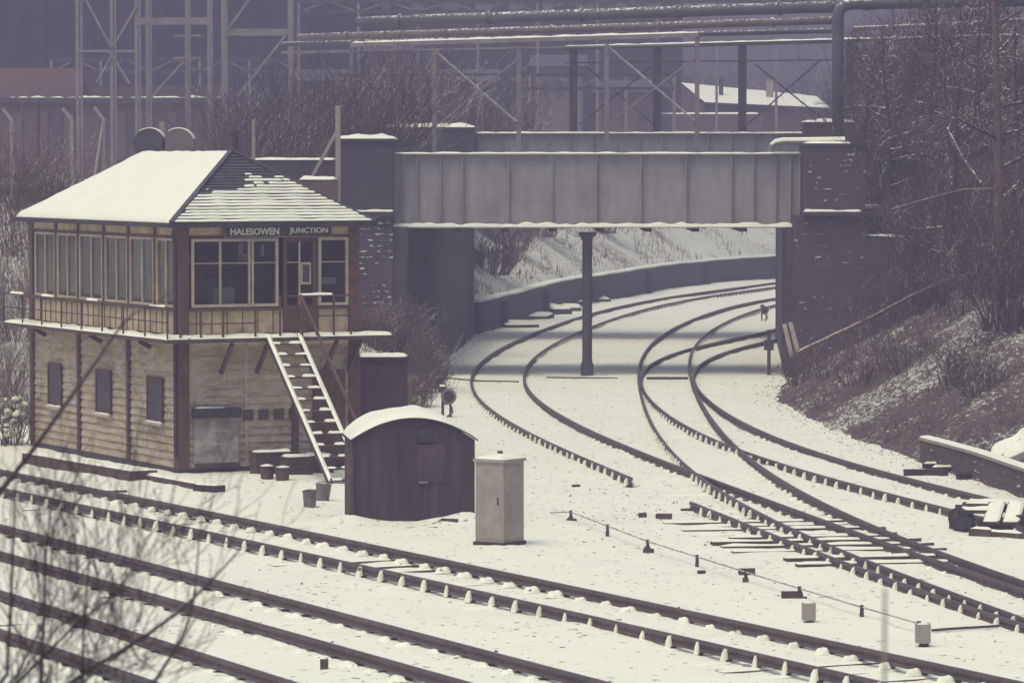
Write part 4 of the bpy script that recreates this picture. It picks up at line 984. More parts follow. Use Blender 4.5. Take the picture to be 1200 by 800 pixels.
m = MB(); b_ = at(366, 207, 114.2); m.beam((0, 0, at(390, 152, 114).z), (b_.x - a.x, .2, b_.z), .08, .09, pconc); m.build('stay', t)
# road parapets left of the pillar
m = MB(); xa, xb = at(262, 200, 119).x, at(397, 200, 119).x; zt = at(300, 187, 119).z; t = thing('parapet_wall', 'low brick road parapet with a thin line of snow behind the signal box roof', 'wall', (xb, 119, 4.9)); o = tuple(t.location)
m.box(xa, xb, 119, 119.35, 4.9, zt, bluebrick); m.build('wall', t, o); m = MB(); m.snowcap(xa, xb, 118.98, 119.37, zt + .001, .05, edge=.08, step=.2); m.build('snow_cap', t, o)
m = MB(); xa = at(350, 200, 113).x; xb = at(395, 200, 113).x; zt = at(300, 210, 113).z; t = thing('parapet_wall', 'short pinkish brick wall with snow on top beside the left bridge pillar', 'wall', (xb, 113, 3.5)); o = tuple(t.location)
m.box(xa, xb, 113, 113.5, 3.0, zt, redbrick); m.build('wall', t, o); m = MB(); m.snowcap(xa, xb, 112.98, 113.52, zt + .001, .09, edge=.1, step=.12); m.build('snow_cap', t, o)
# cable drums on a timber staging
m = MB(); a = at(193, 185, 113); m.box(a.x - 1.3, a.x + 1.6, 112.4, 114.2, 4.9, 6.33, dbrown); tag(m.build('timber_staging', None, (a.x, 113, 4.9)), 'timber staging under the two cable drums behind the signal box roof', 'staging')
for px, lab, mt in ((176, 'left dark cable drum peeping over the signal box roof', dsteel), (210, 'right cable drum with a pale snow-edged rim over the roof ridge', pipem)):
    a = at(px, 173, 113); t = thing('cable_drum', lab, 'cable drum', (a.x, 113, 6.331 + .45), 0, 'cable drums behind the roof')
    for yy in (-.3, .3):
        m = MB(); m.tube([(0, yy - .03, 0), (0, yy + .03, 0)], .45, 28, mt); f_ = m.build('flange', t)
        m = MB(); m.tube([(.455 * math.cos(q), yy, .455 * math.sin(q)) for q in np.linspace(.35, 2.2, 16)], .022, 6, snow); m.build('snow_ridge', f_)
    m = MB(); m.tube([(0, -.27, 0), (0, .27, 0)], .25, 16, dbrown); m.build('core', t)

# ================================================================ RETAINING WALL of the cutting
m = MB(); m.extrude([(0.0, -.3), (0.0, 1.15), (-.45, 1.15), (-.45, -.3)], [(x, y, 0) for x, y in FP], bluebrick)
rw = thing('retaining_wall', 'low dark curved retaining wall along the cutting beyond the bridge', 'wall', (FP[0][0], FP[0][1], 0)); o = tuple(rw.location)
m.build('wall', rw, o)
m = MB(); m.extrude([(0.04, 1.151), (0.03, 1.22), (-.2, 1.26), (-.46, 1.22), (-.48, 1.151)], [(x, y, .04 * nz(x, y, 1, .5)) for x, y in FP], snow); m.build('snow_cap', rw, o)
m = MB()
for i in range(8, len(FP) - 2, 16):
    x, y = FP[i]; nl = left_normal(FP, i); m.beam((x - nl[0] * .1, y - nl[1] * .1, -.1), (x - nl[0] * .1, y - nl[1] * .1, 1.0), .3, .2, bluebrick); 
m.build('buttress', rw, o)

# platform edge wall at right
pts = [G(1078, 543), G(1100, 549), G(1140, 561), G(1200, 583), G(1240, 598)]
t = thing('platform_wall', 'low retaining wall with pale coping at the foot of the right-hand bank', 'wall', tuple(pts[0])); o = tuple(t.location)
m = MB(); m.extrude([(0, -.1), (0, .50), (-.5, .50), (-.5, -.1)], [tuple(p_) for p_ in pts[::-1]][::-1], mixbrick)
m.build('wall', t, o); m = MB(); m.extrude([(.03, .501), (.03, .55), (-.25, .56), (-.25, .501)], [tuple(p_) for p_ in pts], pconc); c_ = m.build('coping', t, o)
m = MB(); m.extrude([(.02, .56), (-.03, .59), (-.18, .60), (-.24, .565)], [tuple(p_) for p_ in pts], snow); m.build('snow_cap', c_, o)

# ================================================================ SMALL TRACKSIDE THINGS
def ground_signal(px, py, label, s=1.0, rz=0.2):
    c = G(px, py); t = thing('ground_signal', label, 'ground signal', (c.x, c.y, 0), rz, 'ground disc signals')
    m = MB(); m.box(-.12 * s, -.06 * s, -.03, .03, -.05, .62 * s, black); m.box(.08 * s, .13 * s, -.03, .03, -.05, .34 * s, black); m.box(-.12 * s, .13 * s, -.03, .03, .30 * s, .35 * s, black); m.build('frame', t)
    m = MB(); m.tube([(.05 * s, -.06, .50 * s), (.05 * s, -.03, .50 * s)], .20 * s, 18, psteel); d = m.build('disc', t)
    m = MB(); m.tube([(.05 * s, -.07, .50 * s), (.05 * s, -.061, .50 * s)], .14 * s, 18, black); m.build('disc_band', d)
    m = MB(); m.box(-.16 * s, .0, .0, .2 * s, .6 * s, .75 * s, black); m.snowcap(-.16 * s, .0, 0, .2 * s, .751 * s, .04, edge=.04); m.build('lamp', t)
    m = MB(); m.tube([(.03, -.06, .0), (.03, -.03, .02), (.16, -.03, .1), (.13, -.03, .25)], .02, 6, black); m.build('rod', t)
ground_signal(523, 488, 'ground disc signal left of the curved track, behind the dark hut')
ground_signal(895, 376, 'small ground disc signal between the far tracks beside the right abutment', .85, -.2)
def stub(px, py, w, d, h, label, name='concrete_marker', cat='marker', mat=None):
    c = G(px, py); t = thing(name, label, cat, (c.x, c.y, 0), .15, 'small marker boxes by the point rodding'); m = MB(); m.box(-w / 2, w / 2, 0, d, .05, h, mat or concrete); m.build('body', t)
    m = MB(); m.box(-w / 2 + .05, w / 2 - .02, .02, d - .02, -.05, .049, black); m.build('foot', t); m = MB(); m.snowcap(-w / 2, w / 2, 0, d, h + .001, .012, edge=.03, step=.04); m.build('snow_cap', t)
stub(949, 731, .17, .14, .29, 'small grey box on a black foot below the middle of the point rodding')
stub(1083, 758, .18, .14, .30, 'small grey box at the right-hand end of the point rodding')
# signal post under bridge right
c = G(901, 440); t = thing('short_post', 'short dark post with a box on it standing left of the right abutment', 'post', (c.x, c.y, 0)); m = MB(); m.box(-.05, .05, -.05, .05, -.05, 1.35, dbrown); m.build('shaft', t); m = MB(); m.box(-.14, .14, -.08, .1, .75, 1.05, dsteel); m.build('case', t)
# point rodding
rp = [(645, 590.5), (669, 599.5), (712, 616), (759, 634), (817, 652), (874, 670), (937, 689), (1010, 711), (1077, 730)]
P_ = [G(a, b, .16) for a, b in rp]; t = thing('point_rodding', 'thin point rod on little iron stools running across the snow to the right', 'rodding', (P_[0].x, P_[0].y, 0)); o = tuple(t.location)
m = MB(); m.tube([P_[0] - Vector((0, 0, .15))] + P_[1:], .012, 6, steel); m.build('rod', t, o)
for i, p_ in enumerate(P_[1:]):
    m = MB(); k = [.8, .55, .9, .5, .8, 1.0, .5, .6][i]; m.box(p_.x - .06 * k, p_.x + .05 * k, p_.y - .05, p_.y + .05, -.03, .07, dbrown); m.box(p_.x - .025, p_.x + .025, p_.y - .03, p_.y + .03, .071, .19, dsteel)
    if i in (0, 2, 5): m.box(p_.x - .08, p_.x + .10, p_.y - .14, p_.y - .07, -.02, .05, dbrown)
    m.build('stool', t, o)
P_ = [G(1092, 738, .05), G(1118, 736, .06), G(1170, 733, .04)]; m = MB(); m.tube(P_, .02, 6, dsteel); tag(m.build('loose_rod', None, tuple(P_[0])), 'loose rod lying in the snow right of the grey end box', 'rod')
# rods across the curved tracks
P_ = [G(505, 441, .04), G(560, 446, .05), G(608, 447, .05)]; m = MB(); m.tube(P_, .022, 5, dsteel); tag(m.build('cross_rod', None, tuple(P_[0])), 'thin rod crossing under the left curved track before the column', 'rod')
P_ = [G(640, 442, .04), G(724, 443, .04)]; m = MB(); m.tube(P_, .022, 5, dsteel); tag(m.build('cross_rod', None, tuple(P_[0])), 'thin rod lying at the foot of the iron column', 'rod')
P_ = [G(758, 443, .12), G(806, 443, .12)]; m = MB(); m.beam(P_[0], P_[1], .09, .07, black); tag(m.build('stretcher_bar', None, tuple(P_[0])), 'dark stretcher bar across the middle track near the column', 'stretcher bar')
def litter(px, py, l, w, h, an, label, mat=dbrown, sn_=False, name='scrap_timber', z=None):
    c = G(px, py, 0) if z is None else at(px, py, z)
    m = MB(); m.box(-l / 2, l / 2, -w / 2, w / 2, -.02, h, mat)
    if sn_: m.snowcap(-l / 2, l / 2, -w / 2, w / 2, h + .001, .04, edge=.05)
    o_ = m.build(name); o_.location = (c.x, c.y, c.z + gz(c.x, c.y) if z is None else c.z); o_.rotation_euler = (random.uniform(-.1, .1), 0, an); tag(o_, label, 'scrap', 'scraps lying on the snow')
for a in ((675, 568, .16, .06, .05, .5, 'tiny dark scrap lying above the start of the point rodding'), (753, 604, .15, .1, .08, 0, 'small dark lump left of the scrap pile between the tracks'), (778, 606, .28, .12, .09, -.2, 'wider dark lump among the scraps between rodding and points'), (804, 598, .2, .06, .05, .1, 'flat scrap just left of the buried rail end'), (822, 670, .12, .06, .05, .4, 'reddish chip below the point rodding'), (527, 616, .3, .06, .04, -.3, 'thin stick in the snow before the arched hut'), (380, 784, .10, .1, .12, 0, 'small dark cube in the snow near the bottom edge'), (875, 672, .25, .1, .1, .2, 'dark crank by a stool of the point rodding'), (928, 702, .3, .12, .1, .1, 'iron crank lying above the small grey box'), (586, 532, .12, .08, .08, 0, 'dark lump in the snow right behind the grey cabinet'), (512, 438, .35, .1, .14, .5, 'dark lump by the left curved track near the rod')):
    litter(*a)
def slabpile(px, py, l, w, h, an, label):
    c = G(px, py); m = MB(); h *= .6; m.box(-l / 2, l / 2, -w / 2, w / 2, -.05, h, bluebrick); m.snowcap(-l / 2, l / 2, -w / 2, w / 2, h + .001, .06, edge=.2)
    t = m.build('concrete_slab'); t.location = (c.x, c.y, 0); t.rotation_euler = (0.05, 0, an); tag(t, label, 'slab', 'snowy slabs by the curved wall')
slabpile(605, 383, 1.3, 1.6, .25, .3, 'rounded snowy slab nearest the left abutment'); slabpile(634, 374, .8, 1.4, .30, -.2, 'second snowy slab beside the far curve'); slabpile(650, 367, .8, 2.2, .45, .3, 'tallest tilted snowy slab beside the far curve'); slabpile(668, 364, .9, 1.5, .32, 0, 'snowy slab just left of the column, far curve'); slabpile(672, 357, 1.1, 1.5, .30, .1, 'rearmost snowy slab against the retaining wall'); slabpile(703, 353, .8, 1.4, .25, .1, 'snowy slab just right of the column against the wall')
# overturned trolley at right
c = G(1160, 622); t = thing('platelayers_trolley', 'wrecked trolley of snow-covered planks with an iron wheel beside the siding', 'trolley', (c.x, c.y, 0), -.15)
m = MB(); m.tube([(-.56, .05, .17), (-.50, .12, .19)], .22, 20, black); m.tube([(-.60, .03, .28), (-.5, .14, .30)], .07, 10, dbrown); m.build('wheel', t)
m = MB(); m.box(-.62, .55, .5, .62, .28, .40, dbrown); m.box(-.2, .6, -.25, -.15, .02, .22, black); m.box(.45, .6, -.2, .6, .05, .3, black); m.box(-.5, -.3, -.1, .6, .05, .25, black); m.build('underframe', t)
for k, (x0, x1) in enumerate(((-.12, .18), (.22, .52))):
    m = MB(); m.add([(x0, -.35, .14), (x1, -.35, .14), (x1 + .08, .45, .42), (x0 + .08, .45, .42), (x0, -.35, .19), (x1, -.35, .19), (x1 + .08, .45, .47), (x0 + .08, .45, .47)], [(0, 1, 5, 4), (4, 5, 6, 7), (1, 2, 6, 5), (0, 4, 7, 3), (0, 3, 2, 1), (3, 7, 6, 2)], sleeperm)
    pk = m.build('plank', t); m = MB(); m.quadsnow((x0, -.35, .191), (x1, -.35, .191), (x1 + .08, .45, .471), (x0 + .08, .45, .471), 6, 10, .05, snow, .06); m.build('snow_cap', pk)
m = MB(); m.box(-.55, .05, .0, .30, .30, .36, sleeperm); m.snowcap(-.55, .05, 0, .3, .361, .06, edge=.07); m.box(-.5, .6, .62, .95, .36, .42, sleeperm); m.snowcap(-.45, .5, .62, .95, .421, .07, edge=.08); m.build('side_board', t)
for k, (px, py, l) in enumerate(((1140, 612, .8), (1128, 619, .5), (1178, 628, .7), (1192, 612, .6), (1150, 626, .45))):
    litter(px, py, l, .12, random.uniform(.05, .16), random.uniform(-1.2, 1.2), ['snowy board jutting left from the wrecked trolley', 'short board in front of the trolley wheel', 'board lying before the trolley planks', 'board behind the right side of the trolley', 'short stub between wheel and planks of the trolley'][k], dbrown, k % 2 == 0)
for k, (px, py, l) in enumerate(((1085, 557, .9), (1118, 553, 1.0), (1140, 560, .7), (1098, 548, .6))):
    litter(px, py, l, .14, .12, random.uniform(-.4, .4), ['longest dark timber in the heap under the low wall', 'snow-dusted timber in the middle of the heap under the low wall', 'right-hand timber of the heap under the low wall', 'upper timber of the heap under the low wall'][k], black, k % 2 == 1)
# snow-covered upturned slab on right bank
c = at(1185, 500, 80); zz = right_bank(c.x, 80)
t = thing('tilted_slab', 'big tilted slab under snow on the bank at the right edge', 'slab', (c.x, 80, zz + .1), 0)
m = MB(); A_, B_, C_, D_ = Vector((-.55, -.25, -.2)), Vector((.9, -.25, .45)), Vector((.9, .5, .95)), Vector((-.35, .5, .1)); dn = Vector((0, 0, -.14))
m.add([A_, B_, C_, D_, A_ + dn, B_ + dn, C_ + dn, D_ + dn], [(0, 1, 2, 3), (4, 7, 6, 5), (0, 4, 5, 1), (1, 5, 6, 2), (2, 6, 7, 3), (3, 7, 4, 0)], concrete); m.build('body', t)
m = MB(); m.quadsnow(A_ + Vector((0, 0, .005)), B_, C_, D_, 16, 8, .10, snow, .2, rough=.6); m.build('snow_cap', t)
# leaning planks by right abutment
for k, (a, b, c_) in enumerate((((919, 380), (928, 418), 'left leaning plank against the right abutment foot'), ((926, 378), (935, 412), 'right leaning plank against the right abutment foot'))):
    m = MB(); p0, p1 = at(*a, 116.3), at(*b, 115.6); m.beam(p0, p1, .12, .05, pconc); tag(m.build('leaning_plank', None, tuple(p0)), c_, 'plank', 'planks leaning on the abutment')

# ================================================================ TREES, BUSHES, GRASS
def rnd_perp(d):
    a = Vector((random.gauss(0, 1), random.gauss(0, 1), random.gauss(0, 1))); return (a - d * a.dot(d)).normalized()
def grow(m, p, d, length, r, lvl, mat, spread=.6, kids=(5, 4, 4), droop=0.0, minr=.005, upb=.25):
    n = 5 if lvl > 1 else 3; pts = [p.copy()]; rad = [r]; q = p.copy(); dd = d.copy()
    for i in range(n):
        dd = (dd + rnd_perp(dd) * .16 + Vector((0, 0, .05 - droop))).normalized(); q = q + dd * (length / n); pts.append(q.copy()); rad.append(max(minr, r * (1 - .75 * (i + 1) / n)))
    m.tube(pts, rad, 6 if lvl >= 3 else (4 if lvl == 2 else 3), mat, cap=False)
    if lvl == 0: return
    k = kids[min(lvl - 1, len(kids) - 1)]
    for i in range(k):
        t = .25 + .75 * (i + random.random()) / k; j = min(n - 1, int(t * n)); a = pts[j].lerp(pts[j + 1], t * n - j) if j < n else pts[-1]
        nd = (dd * (1 - spread * .6) + rnd_perp(dd) * spread + Vector((0, 0, upb))).normalized()
        grow(m, a, nd, length * random.uniform(.45, .72), max(minr, r * .5 * (1.1 - .5 * t)), lvl - 1, mat, spread, kids, droop, minr, upb)
def tree(base, h, lean, r, label, trunkm, twm, kids=(6, 5, 5), lvl=3, trunk_frac=.5, group='bare trees on the right-hand bank', name='bare_tree', spread=.75, limbs=9, minr=.006):
    t = thing(name, label, 'tree', tuple(base), 0, group); m = MB(); n = 9; pts = []; rad = []
    for i in range(n + 1):
        s = i / n; pts.append(Vector((lean[0] * s + .08 * nz(s * 4, base[0], 1), lean[1] * s + .08 * nz(s * 4, base[0], 9), -.2 + (h + .2) * s))); rad.append(r * (1 - .8 * s) + .01)
    m.tube(pts, rad, 9, trunkm); m.build('trunk', t)
    m = MB()
    for k in range(limbs):
        s = trunk_frac * .6 + (1 - trunk_frac * .6) * (k + random.random()) / limbs; j = min(n - 1, int(s * n)); p_ = pts[j].lerp(pts[j + 1], s * n - j)
        an = random.uniform(0, 2 * math.pi); d = Vector((math.cos(an), math.sin(an) * .8, random.uniform(.1, .8))).normalized()
        grow(m, p_, d, h * random.uniform(.22, .40) * (1.2 - .6 * s), max(minr, r * .42 * (1.1 - .8 * s)), lvl - 1, twm, spread, kids, 0, minr)
    m.build('crown', t); return t
def place(px, Y, zfn):
    x = at(px, 300, Y).x; return Vector((x, Y, zfn(x, Y)))
up_r = lambda x, y: 4.9
tree(place(1171, 98, right_bank), 8.6, (-.1, .3), .16, 'tall bare tree with a straight trunk at the right edge', barkp, bark, (7, 6, 5), 4, .55, limbs=11)
tree(place(1105, 108, right_bank), 6.5, (.5, 0), .09, 'slim bare tree left of the tallest trunk', bark, twigm, (7, 6), 3, .3, limbs=14)
tree(place(1045, 119, up_r), 5.0, (-.3, 0), .09, 'bushy bare tree just behind the right bridge pillar', bark, twigm, (8, 7), 3, .2, limbs=16)
tree(place(1010, 124, up_r), 4.6, (.2, 0), .07, 'bare tree between the riser pipe and the wing wall', bark, twigm, (8, 7), 3, .2, limbs=14)
tree(place(1085, 124, up_r), 6.3, (.3, 0), .10, 'twiggy tree behind the snow-coped wing wall', bark, twigm, (8, 7), 3, .2, limbs=16)
tree(place(1140, 121, up_r), 6.8, (.2, 0), .10, 'dense bare tree behind the tall straight trunk', bark, twigm, (8, 7), 3, .2, limbs=16)
tree(place(1196, 112, right_bank), 6.0, (-.2, 0), .09, 'bare tree cut by the right edge of the view', bark, twigm, (7, 6), 3, .2, limbs=14)
tree(place(1060, 140, up_r), 5.5, (0, 0), .10, 'distant bare tree over the right-hand wing wall', bark, twigm, (8, 7), 3, .2, limbs=14)
tree(place(1165, 145, up_r), 7.5, (0, 0), .11, 'farthest bare tree on the right, behind the dense ones', bark, twigm, (8, 7), 3, .2, limbs=14)
# sloping pole across the bank and a few snowy limbs
P_ = [at(935, 413, 112), at(1010, 378, 109), at(1070, 346, 107), at(1110, 328, 105), at(1166, 315, 99)]
m = MB(); m.tube(P_, [.04, .05, .05, .045, .04], 6, barkp); m.quadsnow(P_[0] + Vector((0, -.03, .045)), P_[1] + Vector((0, -.03, .05)), P_[1] + Vector((0, .03, .05)), P_[0] + Vector((0, .03, .045)), 20, 2, .02, snow, .02)
tag(m.build('fallen_branch', None, tuple(P_[0])), 'long snow-dusted fallen branch slanting up the bank to the tall trunk', 'branch')
P_ = [at(1045, 245, 103), at(1090, 232, 102), at(1130, 222, 100), at(1168, 221, 98)]
m = MB(); m.tube(P_, [.015, .025, .03, .04], 6, barkp); tag(m.build('hanging_branch', None, tuple(P_[0])), 'snowy branch reaching left from the tall trunk above the wing wall', 'branch')
P_ = [at(1110, 150, 101), at(1128, 185, 100), at(1150, 215, 99)]; m = MB(); m.tube(P_, .03, 6, barkp); tag(m.build('hanging_branch', None, tuple(P_[0])), 'short diagonal limb left of the tall trunk with snow on it', 'branch')

def bush(base, h, w, label, mat, n=60, lvl=1, kids=(4,), group='leafless bushes', minr=.004, name='bush', r=.012):
    t = thing(name, label, 'bush', tuple(base), 0, group); m = MB()
    for k in range(n):
        an = random.uniform(0, 2 * math.pi); rr = w * .35 * math.sqrt(random.random()); p_ = Vector((rr * math.cos(an), rr * math.sin(an), -.05))
        d = Vector((math.cos(an) * random.uniform(.1, .9) * w / h * .6, math.sin(an) * random.uniform(.1, .9) * w / h * .6, 1)).normalized()
        grow(m, p_, d, h * random.uniform(.5, 1.0), r, lvl, mat, .6, kids, 0, minr, .3)
    m.build('stems', t); return t
rb = ((1000, 112, 1.2, 1.6, 'by the foot of the patched brick wall'), (1040, 110, 1.3, 2.0, 'under the left part of the wing wall'), (1085, 108, 1.5, 2.0, 'under the right part of the wing wall'), (1130, 104, 1.4, 2.0, 'midway up the bank left of the tall trunk'),
      (1190, 100, 1.6, 2.0, 'right of the tall trunk'), (975, 105, .8, 1.4, 'low on the bank near the leaning planks'), (1060, 98, .9, 1.6, 'in the middle of the right-hand bank'), (1120, 92, .9, 1.6, 'above the coped low wall'), (1010, 100, .8, 1.4, 'on the lower bank below the fallen branch'), (1150, 88, .7, 1.2, 'just above the end of the low wall'), (940, 108, .7, 1.0, 'at the corner of the right abutment'))
for px, Y, h, w, lab in rb: bush(place(px, Y, right_bank), h, w, 'brown leafless bush ' + lab, twigm if px > 1030 else scrubtw, 34, 2, (4, 3), 'leafless bushes on the right-hand bank')
lb = ((12, 100, 2.6, 2.6, 'at the left edge behind the signal box'), (35, 103, 2.4, 2.4, 'close behind the left corner of the signal box'), (-15, 97, 2.2, 2.2, 'cut by the left edge of the view'), (440, 108, 1.0, 1.2, 'left at the foot of the brick wing wall'), (468, 110, 1.3, 1.2, 'in the corner under the left end of the girder'), (492, 109, 1.5, 1.0, 'brushing the dark left abutment'), (508, 111, .9, .8, 'lowest, beside the curved track by the left abutment'), (455, 101, .9, 1.0, 'behind the narrow tarred shed'), (482, 103, .8, .9, 'between the tarred shed and the ground signal'))
for px, Y, h, w, lab in lb: bush(place(px, Y, left_bank), h, w, 'reddish-brown leafless bush ' + lab, scrubtw, 80, 2, (4, 3), 'leafless bushes on the left-hand bank')
# snowy shrub at left edge
t = bush(G(14, 522), 1.25, .9, 'snow-laden shrub at the left edge in front of the signal box corner', scrubtw, 40, 2, (4, 3), 'snow-laden shrubs')
for k in range(34):
    m = MB(); a = random.uniform(0, 6.28); rr = random.random() ** .5; hh_ = random.uniform(.05, 1.1); q = Vector((.42 * math.cos(a) * rr, .35 * math.sin(a) * rr, hh_)); r_ = random.uniform(.05, .12)
    vs = [q + Vector((0, 0, r_ * .6))]; fs = []
    for b1_ in range(1, 4):
        for b2_ in range(8):
            ph = b1_ * math.pi / 4; th = b2_ * math.pi / 4; d_ = Vector((math.sin(ph) * math.cos(th), math.sin(ph) * math.sin(th), math.cos(ph) * .55)); vs.append(q + d_ * r_ * (1 + .8 * nz(d_.x * 2 + k, d_.y * 2, d_.z * 2)))
    vs.append(q - Vector((0, 0, r_ * .4)))
    for b2_ in range(8): n2_ = (b2_ + 1) % 8; fs += [(0, 1 + b2_, 1 + n2_), (1 + b2_, 9 + b2_, 9 + n2_, 1 + n2_), (9 + b2_, 17 + b2_, 17 + n2_, 9 + n2_), (17 + b2_, 25, 17 + n2_)]
    m.add(vs, fs, snow); m.build('snow_clump', t)
# bushes on plateau behind: left and centre
pb = ((440, 127, 3.6, 3.2, 'tall purple-brown bush rising behind the left bridge pillar'), (385, 130, 3.2, 3.0, 'purple-brown bush behind the braced post'), (325, 126, 2.8, 3.0, 'purple-brown bush behind the stove flue'), (480, 152, 4.0, 3.4, 'bush behind the front frame, left bay'), (285, 150, 2.9, 3.0, 'bush under the right lattice frame'), (560, 156, 3.6, 4.0, 'bush behind the centre of the front frame'), (25, 128, 1.2, 3.0, 'low bush behind the cranked fence posts'), (60, 122, .9, 2.5, 'bush on the crest left of the signal box roof'))
for px, Y, h, w, lab in pb: bush(Vector((at(px, 200, Y).x, Y, 4.9)), h, w, lab, twigm, 110, 2, (4, 3), 'bushes above the cutting', r=.016, minr=.006)
# thicket that closes the view on the right: three grown once, then copied
pos_words = ['beside the riser pipe', 'behind the brick pillar', 'above the wing wall left end', 'above the wing wall middle', 'above the wing wall right end', 'left of the tall straight trunk', 'right behind the tall straight trunk', 'at the right edge of the view']
protos = []
for k in range(3):
    random.seed(40 + k)
    protos.append(bush((12, 121, 4.85), 4.6, 3.4, 'x', twigm, 70, 3, (4, 4, 3), 'tangled thicket right of the bridge', .006, 'thicket_shrub', .028))
first = {0: True, 1: True, 2: True}; cnt = 0
for row, (Y, rw_, hs_) in enumerate(((121.5, 'front row', .48), (129, 'second row', .66), (140, 'third row', .82), (156, 'back row', 1.0))):
    for j, px in enumerate((985, 1012, 1042, 1072, 1103, 1134, 1165, 1196)):
        if px < 1040 and Y < 135: continue
        if j < 2 and Y > 145: continue
        if j == 0: continue
        px += random.uniform(-8, 8); k = cnt % 3; cnt += 1
        b_ = protos[k] if first[k] else copy_tree(protos[k]); first[k] = False
        b_.location = (at(px, 200, Y).x, Y + random.uniform(-1, 1), 4.85); b_.rotation_euler = (0, 0, random.uniform(0, 6.28)); q = hs_ * random.uniform(.8, 1.15) * (.6 + .4 * min(1, (px - 990) / 120)); b_.scale = (q * 1.1, q * 1.1, q)
        b_['label'] = 'leafless shrub, thicket %s, %s' % (rw_, pos_words[j])
for j, (px, Y) in enumerate(((1090, 113.5), (1118, 112), (1145, 110), (1172, 108), (1200, 106), (1220, 101), (1185, 95))):
    b_ = copy_tree(protos[j % 3]); b_.location = (at(px, 200, Y).x, Y, right_bank(at(px, 200, Y).x, Y)); b_.rotation_euler = (0, 0, j * 1.3); b_.scale = (.6, .6, .5)
    b_['label'] = 'leafless shrub on the upper bank, ' + ['directly under the end of the wing wall', 'just right of the wing wall end', 'left of the tall trunk base', 'behind the tall trunk base', 'right of the tall trunk base', 'at the very edge of the view', 'low beneath the tall trunk'][j]
random.seed(99)
# scrub on far bank
for k, (px, dd, h, w, lab) in enumerate(((575, 1.5, 1.4, 2.4, 'leftmost scrub bush on the snowy bank under the bridge'), (600, 2.5, 1.5, 2.6, 'second scrub bush on the snowy bank'), (628, 3.2, 1.5, 2.6, 'scrub bush left of the iron column on the bank'), (645, 4.5, 1.4, 2.2, 'upper scrub bush left of the iron column'), (705, 3.0, 1.3, 2.2, 'scrub bush right of the iron column on the bank'), (725, 4.2, 1.2, 2.0, 'small scrub bush above the retaining wall centre'), (590, 4.5, 1.6, 2.6, 'high scrub bush close under the girder, left'), (905, 3.6, 1.2, 1.8, 'scrub bush beside the right abutment on the far bank'))):
    best = min(range(len(FP)), key=lambda i: abs((FP[i][0] + left_normal(FP, i)[0] * dd) / (FP[i][1] + left_normal(FP, i)[1] * dd) * F + 600 - px))
    nl = left_normal(FP, best); x, y = FP[best][0] + nl[0] * dd, FP[best][1] + nl[1] * dd
    bush((x, y, 1.12 + (dd - .4) * .62), h, w, lab, scrubtw, 120, 1, (5,), 'scrub bushes on the far bank', .008, r=.014)
# dead grass on the banks (uncountable)
m = MB()
for k in range(15000):
    Y = 70 + 47 * random.random() ** 1.0; e_ = bank_edge_right(Y); x = e_ + .1 + 8.5 * random.random() ** 1.2; z = right_bank(x, Y)
    if nz(x, Y, 3, .8) < -.25: continue
    h = random.uniform(.04, .18); a = random.uniform(0, 6.28); w = .012; l = random.uniform(-.12, .12); l2 = random.uniform(-.12, .12)
    m.add([(x - w * math.cos(a), Y - w * math.sin(a), z - .02), (x + w * math.cos(a), Y + w * math.sin(a), z - .02), (x + l, Y + l2, z + h)], [(0, 1, 2)], grassm)
m.build('dead_grass', kind='stuff')['label'] = 'dead brown grass poking through snow on the right bank'
m = MB()
for k in range(9000):
    x = random.uniform(-14, -2.0); Y = random.uniform(95, 117); z = left_bank(x, Y); 
    if z < .02: continue
    h = random.uniform(.08, .35); a = random.uniform(0, 6.28); w = .013; l = random.uniform(-.12, .12)
    m.add([(x - w * math.cos(a), Y - w * math.sin(a), z - .02), (x + w * math.cos(a), Y + w * math.sin(a), z - .02), (x + l, Y + l, z + h)], [(0, 1, 2)], scrubtw)
for k in range(9000):
    i = random.randrange(len(FP)); dd = random.uniform(.6, 6); nl = left_normal(FP, i); x, y = FP[i][0] + nl[0] * dd + random.uniform(-.4, .4), FP[i][1] + nl[1] * dd
    if nz(x, y, 1, .35) < .05: continue
    z = 1.12 + max(0, dd - .4) * .62; h = random.uniform(.1, .45); a = random.uniform(0, 6.28); w = .02
    m.add([(x - w * math.cos(a), y - w * math.sin(a), z - .1), (x + w * math.cos(a), y + w * math.sin(a), z - .1), (x + random.uniform(-.15, .15), y, z + h)], [(0, 1, 2)], scrubtw)
m.build('dead_grass', kind='stuff')['label'] = 'dead grass on the left and far banks'

